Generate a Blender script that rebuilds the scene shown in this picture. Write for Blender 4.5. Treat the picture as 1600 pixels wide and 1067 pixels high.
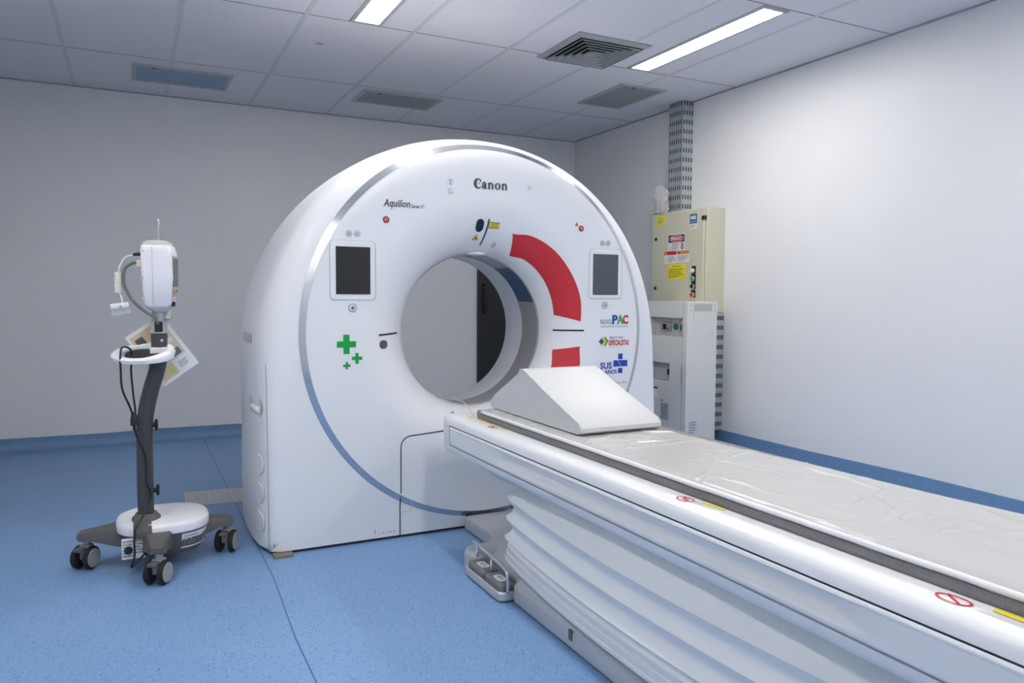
import bpy, bmesh, math, random
from mathutils import Vector, Matrix, noise
for o in list(bpy.data.objects): bpy.data.objects.remove(o)
S = bpy.context.scene
C = S.collection
PI = math.pi
R = math.radians
random.seed(7)

# ------------------------------------------------------------------ camera, world, exposure
YAW, PITCH, ROLL, CAMH = R(26.76), R(-3.576), R(0.344), 1.19
fw = Vector((math.sin(YAW)*math.cos(PITCH), math.cos(YAW)*math.cos(PITCH), math.sin(PITCH)))
rt0 = Vector((math.cos(YAW), -math.sin(YAW), 0)); up0 = rt0.cross(fw)
rt = math.cos(ROLL)*rt0 + math.sin(ROLL)*up0; up = rt.cross(fw)
cd = bpy.data.cameras.new('camera'); cam = bpy.data.objects.new('camera', cd); C.objects.link(cam)
cd.sensor_width = 36; cd.lens = 1178.5/1600*36; cd.clip_start = .02
cam.matrix_world = Matrix(((rt.x, up.x, -fw.x, 0), (rt.y, up.y, -fw.y, 0), (rt.z, up.z, -fw.z, CAMH), (0, 0, 0, 1)))
S.camera = cam
w = bpy.data.worlds.new('world'); S.world = w; w.use_nodes = True
w.node_tree.nodes['Background'].inputs[0].default_value = (.5, .55, .65, 1)
w.node_tree.nodes['Background'].inputs[1].default_value = 0.0
S.view_settings.view_transform = 'Standard'; S.view_settings.look = 'None'
S.view_settings.gamma = 1; S.view_settings.use_curve_mapping = False
S.view_settings.exposure = 1.53
LAMP = 14.0           # emission of the lamp diffusers
LAMP_COL = (1.0, .965, .915)

# ------------------------------------------------------------------ materials
MATS = {}
def mat(name, col, rough=.5, metal=0, spec=.5, coat=0, noise_amt=0, noise_scale=40, bump=0, bump_scale=60, emit=None, alpha=1, trans=0, ior=1.45):
    if name in MATS: return MATS[name]
    m = bpy.data.materials.new(name); m.use_nodes = True
    nt = m.node_tree; b = nt.nodes['Principled BSDF']; b.inputs['Base Color'].default_value = (*col, 1)
    b.inputs['Roughness'].default_value = rough; b.inputs['Metallic'].default_value = metal
    b.inputs['Specular IOR Level'].default_value = spec; b.inputs['Coat Weight'].default_value = coat
    b.inputs['Coat Roughness'].default_value = .12; b.inputs['IOR'].default_value = ior
    b.inputs['Alpha'].default_value = alpha; b.inputs['Transmission Weight'].default_value = trans
    tc = nt.nodes.new('ShaderNodeTexCoord')
    if noise_amt:
        n = nt.nodes.new('ShaderNodeTexNoise'); n.inputs['Scale'].default_value = noise_scale; n.inputs['Detail'].default_value = 4
        r = nt.nodes.new('ShaderNodeMix'); r.data_type = 'RGBA'
        r.inputs['A'].default_value = (*[max(0, c*(1-noise_amt)) for c in col], 1); r.inputs['B'].default_value = (*[min(1, c*(1+noise_amt)) for c in col], 1)
        nt.links.new(tc.outputs['Object'], n.inputs['Vector']); nt.links.new(n.outputs['Fac'], r.inputs['Factor']); nt.links.new(r.outputs['Result'], b.inputs['Base Color'])
    if bump:
        n2 = nt.nodes.new('ShaderNodeTexNoise'); n2.inputs['Scale'].default_value = bump_scale; n2.inputs['Detail'].default_value = 3
        bp = nt.nodes.new('ShaderNodeBump'); bp.inputs['Strength'].default_value = bump; bp.inputs['Distance'].default_value = .002
        nt.links.new(tc.outputs['Object'], n2.inputs['Vector']); nt.links.new(n2.outputs['Fac'], bp.inputs['Height']); nt.links.new(bp.outputs['Normal'], b.inputs['Normal'])
    if emit:
        b.inputs['Emission Color'].default_value = (*emit[0], 1); b.inputs['Emission Strength'].default_value = emit[1]
    MATS[name] = m; return m

def floor_mat():
    m = mat('floor_vinyl', (.17, .33, .62), rough=.42, spec=.4)
    nt = m.node_tree; b = nt.nodes['Principled BSDF']; tc = nt.nodes.new('ShaderNodeTexCoord')
    big = nt.nodes.new('ShaderNodeTexNoise'); big.inputs['Scale'].default_value = 2.2; big.inputs['Detail'].default_value = 5
    mx = nt.nodes.new('ShaderNodeMix'); mx.data_type = 'RGBA'
    mx.inputs['A'].default_value = (.17, .305, .54, 1); mx.inputs['B'].default_value = (.212, .365, .61, 1)
    nt.links.new(tc.outputs['Object'], big.inputs['Vector']); nt.links.new(big.outputs['Fac'], mx.inputs['Factor'])
    prev = mx.outputs['Result']
    for sc, thr, c, off in ((55, .17, (.08, .17, .34, 1), 0), (75, .17, (.33, .47, .66, 1), 31.7), (120, .2, (.07, .18, .43, 1), 11.3)):
        mp = nt.nodes.new('ShaderNodeMapping'); mp.inputs['Location'].default_value = (off, off*.7, 0)
        v = nt.nodes.new('ShaderNodeTexVoronoi'); v.inputs['Scale'].default_value = sc
        l = nt.nodes.new('ShaderNodeMath'); l.operation = 'LESS_THAN'; l.inputs[1].default_value = thr
        k = nt.nodes.new('ShaderNodeMix'); k.data_type = 'RGBA'; k.inputs['B'].default_value = c
        nt.links.new(tc.outputs['Object'], mp.inputs['Vector']); nt.links.new(mp.outputs['Vector'], v.inputs['Vector']); nt.links.new(v.outputs['Distance'], l.inputs[0])
        nt.links.new(l.outputs[0], k.inputs['Factor']); nt.links.new(prev, k.inputs['A']); prev = k.outputs['Result']
    nt.links.new(prev, b.inputs['Base Color'])
    return m
def dots_mat(name, base, hole, scale, thr, axes=(0, 1)):
    m = mat(name, base, rough=.5)
    nt = m.node_tree; b = nt.nodes['Principled BSDF']; tc = nt.nodes.new('ShaderNodeTexCoord'); sp = nt.nodes.new('ShaderNodeSeparateXYZ')
    nt.links.new(tc.outputs['Object'], sp.inputs[0])
    def mth(op, a, v=None):
        n = nt.nodes.new('ShaderNodeMath'); n.operation = op
        for i, q in enumerate((a, v)):
            if q is None: continue
            if isinstance(q, (int, float)): n.inputs[i].default_value = q
            else: nt.links.new(q, n.inputs[i])
        return n.outputs[0]
    def axis(i): return mth('SUBTRACT', mth('FRACT', mth('MULTIPLY', sp.outputs[axes[i]], scale)), .5)
    d = mth('SQRT', mth('ADD', mth('POWER', axis(0), 2.0), mth('POWER', axis(1), 2.0)))
    f = mth('LESS_THAN', d, thr)
    k = nt.nodes.new('ShaderNodeMix'); k.data_type = 'RGBA'; k.inputs['A'].default_value = (*base, 1); k.inputs['B'].default_value = (*hole, 1)
    nt.links.new(f, k.inputs['Factor']); nt.links.new(k.outputs['Result'], b.inputs['Base Color']); return m

M_WALL = mat('wall_paint', (.767, .773, .785), rough=.38, spec=.35, noise_amt=.02, noise_scale=3, bump=.03, bump_scale=120)
M_CEIL = mat('ceiling_tile', (.80, .785, .83), rough=.8, noise_amt=.03, noise_scale=200)
M_BAR = mat('ceiling_bar', (.67, .675, .71), rough=.6)
M_BARX = mat('ceiling_joint', (.38, .38, .40), rough=.6)
M_JOINT = mat('joint_dark', (.10, .10, .11), rough=.8)
M_FLOOR = floor_mat()
M_BASEB = mat('baseboard_vinyl', (.145, .26, .44), rough=.4, noise_amt=.12, noise_scale=25)
M_WHITE = mat('scanner_white', (.82, .83, .86), rough=.38, spec=.45, coat=.12)
M_WHITE2 = mat('scanner_side', (.79, .80, .84), rough=.5, spec=.35)
M_BORE = mat('bore_white', (.78, .80, .84), rough=.35)
M_CHROME = mat('brushed_metal', (.60, .62, .66), rough=.22, metal=.85)
M_WINDOW = mat('scan_window', (.30, .285, .29), rough=.25, spec=.6)
M_WINBLUE = mat('scan_window_blue', (.035, .068, .14), rough=.25, spec=.6)
M_RED = mat('red_sticker', (.58, .028, .04), rough=.45, noise_amt=.05, noise_scale=30)
M_GREEN = mat('green_sticker', (.0, .36, .055), rough=.45)
M_DARK = mat('dark_gap', (.035, .035, .045), rough=.6)
M_BLACK = mat('black_plastic', (.012, .012, .014), rough=.4)
M_GLASS = mat('screen_glass', (.012, .013, .016), rough=.06, spec=.6)
M_GLASS2 = mat('screen_glass_grey', (.075, .09, .105), rough=.15, spec=.6)
M_INK = mat('ink_dark', (.06, .06, .075), rough=.6)
M_INKG = mat('ink_grey', (.25, .26, .29), rough=.6)
M_INKP = mat('ink_print', (.10, .10, .12), rough=.6)
M_BLUE = mat('ink_blue', (.012, .06, .42), rough=.5)
M_PRED = mat('ink_red', (.62, .02, .03), rough=.5)
M_PGREEN = mat('ink_green', (.02, .36, .08), rough=.5)
M_YEL = mat('label_yellow', (.85, .72, .02), rough=.5)
M_ORANGE = mat('label_orange', (.85, .30, .03), rough=.5)
M_PAPER = mat('paper_white', (.80, .80, .80), rough=.6)
M_TAN = mat('card_tan', (.66, .55, .36), rough=.6)
M_SILV = mat('silver_plastic', (.48, .50, .53), rough=.35, metal=.25, noise_amt=.03)
M_BELLOW = mat('bellows_vinyl', (.80, .82, .84), rough=.5)
M_TABLE = mat('table_white', (.78, .79, .81), rough=.32, coat=.15)
M_GREYP = mat('grey_plastic', (.17, .175, .18), rough=.5, bump=.1, bump_scale=400)
M_DGREY = mat('column_grey', (.06, .06, .064), rough=.42, bump=.08, bump_scale=500)
M_TAUPE = mat('taupe_plastic', (.105, .103, .103), rough=.5)
M_RUBBER = mat('rubber', (.015, .015, .016), rough=.7)
M_WHEEL = mat('wheel_grey', (.36, .36, .345), rough=.5)
M_INJ = mat('injector_white', (.80, .80, .84), rough=.4)
M_CREAM = mat('cream_plastic', (.68, .60, .46), rough=.5)
M_IVORY = mat('ivory_cable', (.82, .80, .74), rough=.5)
M_CABLE = mat('grey_cable', (.16, .165, .165), rough=.5)
M_BEIGE = mat('beige_steel', (.60, .58, .45), rough=.45, noise_amt=.02)
M_PCAB = mat('cabinet_white', (.68, .68, .66), rough=.45, noise_amt=.015)
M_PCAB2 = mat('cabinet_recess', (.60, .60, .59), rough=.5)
M_GALV = mat('galvanised', (.50, .54, .56), rough=.4, metal=.5, noise_amt=.08, noise_scale=30)
M_VENT = mat('vent_aluminium', (.40, .425, .43), rough=.45, metal=.3)
M_GRILLE = dots_mat('grille_perforated', (.42, .44, .44), (.11, .12, .13), 62, .33)
M_GRILLB = mat('grille_frame', (.48, .50, .51), rough=.5)
M_PLATE = mat('tread_plate', (.50, .51, .52), rough=.4, metal=.3, noise_amt=.2, noise_scale=60)
M_PVC = mat('strip_carbon', (.20, .19, .205), rough=.6, noise_amt=.25, noise_scale=220)
M_WEDGE = mat('wedge_vinyl', (.59, .60, .605), rough=.42, noise_amt=.015, bump=.05, bump_scale=300)
M_SHEET = mat('mattress_cover', (.47, .47, .465), rough=.24, spec=.5)
M_DOOR = mat('door_dark', (.022, .025, .027), rough=.4)
M_PLASTIC = mat('plastic_wrap', (.75, .76, .75), rough=.25, alpha=.5)
M_ROLL = mat('wrapped_foam', (.42, .42, .40), rough=.8, noise_amt=.2, noise_scale=30)
M_LAMP = mat('lamp_diffuser', (.9, .9, .9), rough=.5, emit=(LAMP_COL, LAMP))
M_WOOD = mat('shim_wood', (.22, .19, .15), rough=.8, noise_amt=.3, noise_scale=50)

# ------------------------------------------------------------------ helpers
def place(o, parent):
    C.objects.link(o)
    if parent is not None:
        o.parent = parent
        o.matrix_parent_inverse = Matrix.Translation(-parent_loc[parent.name]) if parent.name in parent_loc else Matrix.Identity(4)
    return o
parent_loc = {}
def obj(name, vf, m, parent=None, smooth=False, angle=None):
    """vf = (verts, faces) or bmesh; world coordinates"""
    me = bpy.data.meshes.new(name)
    if isinstance(vf, bmesh.types.BMesh):
        vf.to_mesh(me); vf.free()
    else:
        me.from_pydata([tuple(v) for v in vf[0]], [], vf[1]); me.update()
    me.materials.append(m)
    if smooth:
        for p in me.polygons: p.use_smooth = True
        if angle: me.set_sharp_from_angle(angle=R(angle))
    o = bpy.data.objects.new(name, me)
    return place(o, parent)
def thing(name, label, cat, loc, group=None):
    o = bpy.data.objects.new(name, None); C.objects.link(o); o.location = loc; o.empty_display_size = .1
    o['label'] = label; o['category'] = cat
    if group: o['group'] = group
    parent_loc[o.name] = Vector(loc); return o
def tag(o, label, cat, group=None):
    o['label'] = label; o['category'] = cat
    if group: o['group'] = group
    return o
def struct(o): o['kind'] = 'structure'; return o
def box(x0, x1, y0, y1, z0, z1, bevel=0, seg=2):
    bm = bmesh.new(); bmesh.ops.create_cube(bm, size=1)
    for v in bm.verts: v.co = Vector(((x0+x1)/2+v.co.x*(x1-x0), (y0+y1)/2+v.co.y*(y1-y0), (z0+z1)/2+v.co.z*(z1-z0)))
    if bevel: bmesh.ops.bevel(bm, geom=bm.edges[:], offset=bevel, segments=seg, affect='EDGES', profile=.5)
    return bm
def join(*bms):
    out = bmesh.new()
    for b in bms:
        if isinstance(b, bmesh.types.BMesh):
            me = bpy.data.meshes.new('tmp'); b.to_mesh(me); b.free()
        else:
            me = bpy.data.meshes.new('tmp'); me.from_pydata([tuple(v) for v in b[0]], [], b[1])
        out.from_mesh(me); bpy.data.meshes.remove(me)
    return out
def xform(b, mtx):
    if isinstance(b, bmesh.types.BMesh): bmesh.ops.transform(b, matrix=mtx, verts=b.verts); return b
    return ([mtx @ Vector(v) for v in b[0]], b[1])
def frame_from(d):
    d = d.normalized(); a = Vector((0, 0, 1)) if abs(d.z) < .95 else Vector((1, 0, 0))
    u = d.cross(a).normalized(); return u, d.cross(u).normalized()
def tube(pts, r, n=10, caps=True, closed=False):
    pts = [Vector(p) for p in pts]; N = len(pts); rs = r if isinstance(r, (list, tuple)) else [r]*N
    V = []; F = []; u = None
    for i, p in enumerate(pts):
        if closed: d = pts[(i+1) % N]-pts[i-1]
        else: d = pts[min(i+1, N-1)]-pts[max(i-1, 0)]
        d.normalize()
        if u is None: u, v = frame_from(d)
        else:
            u = (u-d*u.dot(d)).normalized(); v = d.cross(u)
        for k in range(n):
            a = 2*PI*k/n; V.append(p+rs[i]*(math.cos(a)*u+math.sin(a)*v))
    M = N if closed else N-1
    for i in range(M):
        for k in range(n):
            j = (i+1) % N; F.append((i*n+k, i*n+(k+1) % n, j*n+(k+1) % n, j*n+k))
    if caps and not closed: F.append(tuple(range(n))[::-1]); F.append(tuple((N-1)*n+k for k in range(n)))
    return V, F
def smooth_path(pts, sub=8):
    P = [Vector(p) for p in pts]; out = []
    for i in range(len(P)-1):
        a, b, c, d = P[max(i-1, 0)], P[i], P[i+1], P[min(i+2, len(P)-1)]
        for k in range(sub):
            t = k/sub; out.append(.5*((2*b)+(c-a)*t+(2*a-5*b+4*c-d)*t*t+(3*b-a-3*c+d)*t**3))
    out.append(P[-1]); return out
def lathe(prof, n=32, caps=True):
    """prof: [(r,z)] about z axis at origin"""
    V = []; F = []
    for r, z in prof:
        for k in range(n): a = 2*PI*k/n; V.append(Vector((r*math.cos(a), r*math.sin(a), z)))
    for i in range(len(prof)-1):
        for k in range(n): F.append((i*n+k, i*n+(k+1) % n, (i+1)*n+(k+1) % n, (i+1)*n+k))
    if caps: F.append(tuple(range(n))[::-1]); F.append(tuple((len(prof)-1)*n+k for k in range(n)))
    return V, F
def cyl(p, d, r, h, n=24, bev=0):
    d = Vector(d).normalized(); u, v = frame_from(d); p = Vector(p)
    prof = [(r, 0), (r, h)] if not bev else [(r-bev, 0), (r, bev), (r, h-bev), (r-bev, h)]
    V, F = lathe(prof, n); return [p+u*a.x+v*a.y+d*a.z for a in V], F
def loft(rings, closed=True, caps=True):
    n = len(rings[0]); V = [Vector(p) for r in rings for p in r]; F = []
    for i in range(len(rings)-1):
        for k in range(n if closed else n-1):
            F.append((i*n+k, i*n+(k+1) % n, (i+1)*n+(k+1) % n, (i+1)*n+k))
    if caps: F.append(tuple(range(n))[::-1]); F.append(tuple((len(rings)-1)*n+k for k in range(n)))
    return V, F
def rrect(x0, x1, y0, y1, r, n=5):
    P = []
    for cx, cy, a0 in ((x1-r, y1-r, 0), (x0+r, y1-r, 90), (x0+r, y0+r, 180), (x1-r, y0+r, 270)):
        for k in range(n+1): a = R(a0+90*k/n); P.append((cx+r*math.cos(a), cy+r*math.sin(a)))
    return P
def disc2(cx, cy, r, n=20, ry=None): return [(cx+r*math.cos(2*PI*k/n), cy+(ry or r)*math.sin(2*PI*k/n)) for k in range(n)]
def ring2(cx, cy, r0, r1, n=28):
    V = [(cx+r*math.cos(2*PI*k/n), cy+r*math.sin(2*PI*k/n)) for r in (r0, r1) for k in range(n)]
    return V, [(k, (k+1) % n, n+(k+1) % n, n+k) for k in range(n)]
def ribbon2(pts, w):
    V = []; F = []
    for i, p in enumerate(pts):
        a = Vector(pts[max(i-1, 0)]); b = Vector(pts[min(i+1, len(pts)-1)]); d = (b-a).normalized(); n = Vector((-d.y, d.x))*w/2
        V += [Vector(p)+n, Vector(p)-n]
        if i: F.append((2*i-2, 2*i-1, 2*i+1, 2*i))
    return V, F
def text2(s, x0, x1, y0, y1, shear=0, off=0, keep=False):
    """text fitted into a 2d box -> verts, faces"""
    cu = bpy.data.curves.new('t', 'FONT'); cu.body = s; cu.size = 1; cu.shear = shear; cu.offset = off; cu.resolution_u = 3
    o = bpy.data.objects.new('t', cu); C.objects.link(o); dg = bpy.context.evaluated_depsgraph_get()
    me = bpy.data.meshes.new_from_object(o.evaluated_get(dg)); V = [v.co.copy() for v in me.vertices]; F = [tuple(p.vertices) for p in me.polygons]
    bpy.data.objects.remove(o); bpy.data.curves.remove(cu); bpy.data.meshes.remove(me)
    ax = min(v.x for v in V); bx = max(v.x for v in V); ay = min(v.y for v in V); by = max(v.y for v in V)
    return [(x0+(v.x-ax)/(bx-ax)*(x1-x0), y0+(v.y-ay)/(by-ay)*(y1-y0)) for v in V], F
def poly2(P): return P, [tuple(range(len(P)))]
def merge2(*L):
    V = []; F = []
    for v, f in L:
        b = len(V); V += [tuple(p) for p in v]; F += [tuple(i+b for i in q) for q in f]
    return V, F
def text_lines2(x0, x1, y0, y1, n, seed=0, fill=.5):
    rnd = random.Random(seed); L = []
    for i in range(n):
        yb = y0+(y1-y0)*(i+.25)/n; h = (y1-y0)/n*fill; x = x0; xe = x0+(x1-x0)*(rnd.uniform(.75, 1) if i else .6)
        while x < xe:
            wd = min((x1-x0)*rnd.uniform(.08, .22), xe-x); L.append(poly2([(x, yb), (x+wd, yb), (x+wd, yb+h), (x, yb+h)])); x += wd+(x1-x0)*.03
    return merge2(*L)

# ------------------------------------------------------------------ room
XR, YB, ZC, XL, YF = 4.024, 6.604, 2.727, -1.06, -2.5
floor = struct(obj('floor', box(XL-.1, XR+.1, YF-.1, YB+.1, -.08, 0), M_FLOOR))
for nm, b in (('wall_back', (XL-.1, XR+.1, YB, YB+.12, 0, ZC+.1)), ('wall_right', (XR, XR+.12, YF-.1, YB, 0, ZC+.1)),
              ('wall_left', (XL-.12, XL, YF-.1, YB, 0, ZC+.1)), ('wall_front', (XL-.1, XR+.1, YF-.12, YF, 0, ZC+.1))):
    struct(obj(nm, box(*b), M_WALL))
for k, pts in enumerate((((.50, 6.5), (.497, 5.0), (.505, 3.2), (.48, 2.6), (.475, .5), (.48, -1.3)), ((2.0, 3.2), (2.0, -1.3)))):
    V, F = ribbon2(pts, .0045); obj('weld_seam', ([(a[0], a[1], .0008) for a in V], F), mat('weld', (.06, .13, .30), rough=.5), floor)
def cove(name, path_fn, L0, L1, h):
    prof = [(.0005, h), (.006, h-.002), (.007, .07), (.010, .045), (.020, .022), (.040, .006), (.065, .0012), (.08, .0004)]
    rings = []
    N = 12
    for i in range(N+1):
        s = L0+(L1-L0)*i/N; rings.append([path_fn(s, d, z + (.0 if z < .05 else .004*math.sin(s*5))) for d, z in prof])
    return struct(obj(name, loft(rings, closed=False, caps=False), M_BASEB, smooth=True, angle=50))
cove('baseboard_back', lambda s, d, z: (s, YB-d, z), XL, XR, .10)
bbr = cove('baseboard_right', lambda s, d, z: (XR-d, s, z), YF, YB, .16)
cove('baseboard_left', lambda s, d, z: (XL+d, s, z), YF, YB, .10)
# ceiling: slab, tiles, bars
ceil = struct(obj('ceiling', box(XL-.1, XR+.1, YF-.1, YB+.1, ZC+.03, ZC+.12), M_JOINT))
xs = [XR, 3.40, 2.775, 2.15, 1.525, .90, .278, -.345, -.97, XL]; ys = [YB, 5.60, 4.325, 3.05, 1.78, .51, -.76, -2.03, YF]
LIGHTS = [(3.123, 3.05, 4.325), (1.228, 3.05, 4.325), (3.123, .51, 1.78), (1.228, .51, 1.78), (-.647, 1.78, 3.05), (3.123, -2.03, -.76), (1.228, -2.03, -.76), (-.647, -2.03, -.76)]  # first pair is in view, the others are added for their light
VENTC = (2.637, 4.118, .262)
tile_cache = {}
def tile(x0, x1, y0, y1):
    g = .0035; dims = (round(x1-x0, 4), round(y1-y0, 4))
    if dims not in tile_cache:
        me = bpy.data.meshes.new('ceiling_tile'); a, b = dims[0]/2-g, dims[1]/2-g
        bm = box(-a, a, -b, b, -.003, .0145, .002, 1); bm.to_mesh(me); bm.free(); me.materials.append(M_CEIL); tile_cache[dims] = me
    o = bpy.data.objects.new('ceiling_tile', tile_cache[dims]); C.objects.link(o); o.parent = ceil; o.location = ((x0+x1)/2, (y0+y1)/2, ZC+.003)
for i in range(len(xs)-1):
    for j in range(len(ys)-1):
        x1, x0, y1, y0 = xs[i], xs[i+1], ys[j], ys[j+1]
        lt = [l for l in LIGHTS if x0 < l[0] < x1 and abs(l[1]-y0) < .01]
        if lt:
            tile(x0, lt[0][0]-.092, y0, y1); tile(lt[0][0]+.092, x1, y0, y1)
        else: tile(x0, x1, y0, y1)
for x in xs[1:-1]: obj('grid_bar', box(x-.012, x+.012, YF, YB, ZC-.0022, ZC+.01), M_BAR, ceil)
for y in ys[1:-1]: obj('grid_bar', box(XL, XR, y-.003, y+.003, ZC-.0018, ZC+.01), M_BARX, ceil)
struct(obj('trim_1', box(XL, XR, YB-.012, YB, ZC-.008, ZC-.0005), M_BARX)); struct(obj('trim_2', box(XR-.012, XR, YF, YB-.013, ZC-.008, ZC-.0005), M_BARX))
# dark mark on ceiling tile
V, F = poly2(disc2(1.071, 4.789, .027, 24)); obj('stain', ([(a[0], a[1], ZC-.0008) for a in V], F), mat('stain', (.55, .54, .60), rough=.8), ceil)

def lamp(x, y0, y1, label):
    t = thing('ceiling_light', label, 'light', (x, (y0+y1)/2, ZC), 'recessed strip lights in the ceiling')
    yy0, yy1 = y0+.02, y1-.02
    fr = join(box(x-.09, x-.068, yy0, yy1, ZC-.006, ZC+.012), box(x+.068, x+.09, yy0, yy1, ZC-.006, ZC+.012), box(x-.068, x+.068, yy0, yy0+.02, ZC-.006, ZC+.012), box(x-.068, x+.068, yy1-.02, yy1, ZC-.006, ZC+.012))
    obj('frame', fr, M_GRILLB, t)
    obj('diffuser', box(x-.0675, x+.0675, yy0+.0205, yy1-.0205, ZC-.002, ZC+.01), M_LAMP, t)
lamp(*LIGHTS[0], 'long lit strip light in the ceiling beside the square air diffuser')
lamp(*LIGHTS[1], 'lit strip light cut by the top edge of the photo, left of the air diffuser')
lamp(*LIGHTS[2], 'added unseen strip light in the ceiling above the foot end of the table')  # added lamp out of view, more light on the near right side
lamp(*LIGHTS[3], 'added unseen strip light in the ceiling above the blue floor beside the table')  # added lamp out of view, more light from the camera side

lamp(*LIGHTS[4], 'added unseen strip light in the ceiling near the left wall beside the wheeled stand')  # added lamp out of view, placed to light the gantry's left side
lamp(*LIGHTS[5], 'added unseen strip light in the ceiling corner behind the camera on the right')  # added lamp, unseen, in a row that lights the gantry front
lamp(*LIGHTS[6], 'added unseen strip light in the ceiling behind the camera, middle of its row')  # added lamp, unseen, middle of the row lighting the gantry front
lamp(*LIGHTS[7], 'added unseen strip light in the ceiling corner behind the camera on the left')  # added lamp, unseen, left end of the row lighting the gantry front

# square four-way air diffuser
cx, cy, hs = VENTC
t = thing('air_diffuser', 'square aluminium four-way air diffuser with nested louvres in the ceiling', 'air vent', (cx, cy, ZC))
def sqring(h0, z0, h1, z1, th=.0015):
    V = []
    for h, z in ((h0, z0), (h1, z1), (h1-.001, z1+th), (h0-.001, z0+th)):
        V += [(cx-h, cy-h, z), (cx+h, cy-h, z), (cx+h, cy+h, z), (cx-h, cy+h, z)]
    F = []
    for i in range(4):
        for k in range(4):
            j = (i+1) % 4; F.append((i*4+k, i*4+(k+1) % 4, j*4+(k+1) % 4, j*4+k))
    return V, F
obj('frame', join(sqring(hs, ZC-.008, hs-.03, ZC-.022), sqring(hs, ZC-.0005, hs, ZC-.008), sqring(hs-.03, ZC-.022, hs-.034, ZC-.003)), M_VENT, t)
obj('duct_backing', box(cx-hs+.034, cx+hs-.034, cy-hs+.034, cy+hs-.034, ZC-.0045, ZC-.0035), mat('vent_backing', (.06, .065, .065), rough=.8), t)
for k in range(5):
    h = hs-.045-.04*k; obj('louvre', join(sqring(h, ZC-.024, h-.027, ZC-.007), sqring(h, ZC-.031, h, ZC-.024)), M_VENT, t)
V = [(cx-.035, cy-.035, ZC-.024), (cx+.035, cy-.035, ZC-.024), (cx+.035, cy+.035, ZC-.024), (cx-.035, cy+.035, ZC-.024), (cx, cy, ZC-.008)]
obj('centre_cone', (V, [(0, 1, 4), (1, 2, 4), (2, 3, 4), (3, 0, 4)]), M_VENT, t)
def grille(x0, x1, y0, y1, label, m):
    t = thing('return_air_grille', label, 'air vent', ((x0+x1)/2, (y0+y1)/2, ZC))
    z1 = ZC-.0024; b = .025
    obj('frame', join(box(x0, x0+b, y0, y1, z1-.008, z1), box(x1-b, x1, y0, y1, z1-.008, z1), box(x0+b, x1-b, y0, y0+b, z1-.008, z1), box(x0+b, x1-b, y1-b, y1, z1-.008, z1)), M_GRILLB, t)
    obj('perforated_panel', box(x0+b, x1-b, y0+b, y1-b, z1-.005, z1-.001), m, t)
    obj('catch', cyl((x0+b+.11, y0+b+.03, z1-.005), (0, 0, -1), .011, .003, 14), M_BLACK, t)
grille(3.222, 3.622, 4.63, 5.255, 'perforated return air grille in the ceiling in front of the cable tray', M_GRILLE)
grille(1.60, 2.24, 5.665, 6.05, 'perforated return air grille in the ceiling above the scanner', M_GRILLE)
grille(.04, .68, 5.76, 6.20, 'blue-grey flat ceiling grille above the wheeled stand', mat('grille_blue', (.27, .37, .50), rough=.5))

# door in the back wall seen through the bore
d = struct(obj('door_1', box(2.95, 3.85, YB-.045, YB-.001, .005, 2.1, .003, 1), M_DOOR))
obj('door_handle', tube([(3.0, YB-.046, 1.02), (3.0, YB-.085, 1.03), (3.0, YB-.09, 1.06), (3.0, YB-.09, 1.24), (3.0, YB-.085, 1.27), (3.0, YB-.046, 1.28)], .014, 10), M_BLACK, d, True)

# ------------------------------------------------------------------ CT gantry
GX, GZ, GY = 1.614, 1.00, 3.459
HW, ZS, ARCH, NE, ZB = 1.115, .88, 1.11, 2.08, .014
def e_of(x, z):
    dx = abs(x-GX)
    if z > ZS: return HW*(1-((dx/HW)**NE+((z-ZS)/ARCH)**NE)**(1/NE))
    return HW-dx
def interp(tab, x):
    if x <= tab[0][0]: return tab[0][1]
    for (a, b), (c, d) in zip(tab, tab[1:]):
        if x <= c: t = (x-a)/(c-a); return b+(d-b)*t
    return tab[-1][1]
def hermite(tab, x):
    # smooth monotone-ish interpolation (catmull on table)
    if x <= tab[0][0]: return tab[0][1]
    if x >= tab[-1][0]: return tab[-1][1]
    for i in range(len(tab)-1):
        if x <= tab[i+1][0]:
            x0, y0 = tab[i]; x1, y1 = tab[i+1]; h = x1-x0; t = (x-x0)/h
            def sl(k):
                if k <= 0 or k >= len(tab)-1: return 0 if k else (tab[1][1]-tab[0][1])/(tab[1][0]-tab[0][0])
                return (tab[k+1][1]-tab[k-1][1])/(tab[k+1][0]-tab[k-1][0])
            m0, m1 = sl(i)*h, sl(i+1)*h
            return y0*(2*t**3-3*t*t+1)+m0*(t**3-2*t*t+t)+y1*(-2*t**3+3*t*t)+m1*(t**3-t*t)
FUN = [(.400, .205), (.408, .170), (.425, .132), (.45, .095), (.49, .055), (.54, .025), (.60, .007), (.66, .0)]
SHO_TOP = [(0, .25), (.006, .17), (.018, .115), (.035, .078), (.06, .045), (.09, .021), (.13, .006), (.18, 0)]
SHO_LOW = [(0, .25), (.006, .14), (.016, .085), (.028, .045), (.045, .018), (.065, .005), (.09, 0), (.18, 0)]
def face_y(x, z):
    r = math.hypot(x-GX, z-GZ); d = hermite(FUN, r) if r < .66 else 0
    e = max(0, e_of(x, z)); k = min(1, max(0, (z-.35)/.9)); k = k*k*(3-2*k)
    s = k*hermite(SHO_TOP, e)+(1-k)*hermite(SHO_LOW, e)
    return GY+max(d, s)+.016*max(0, min(1, (r-.914)/.029))*max(0, 1-s/.2)
def rho(a):
    ca, sa = math.cos(a), math.sin(a)
    lo, hi = .3, 2.2
    for _ in range(50):
        m = (lo+hi)/2; x, z = GX+m*ca, GZ+m*sa
        if e_of(x, z) > 0 and z > ZB: lo = m
        else: hi = m
    return lo
ac = math.atan2(GZ-ZB, HW)
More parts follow.
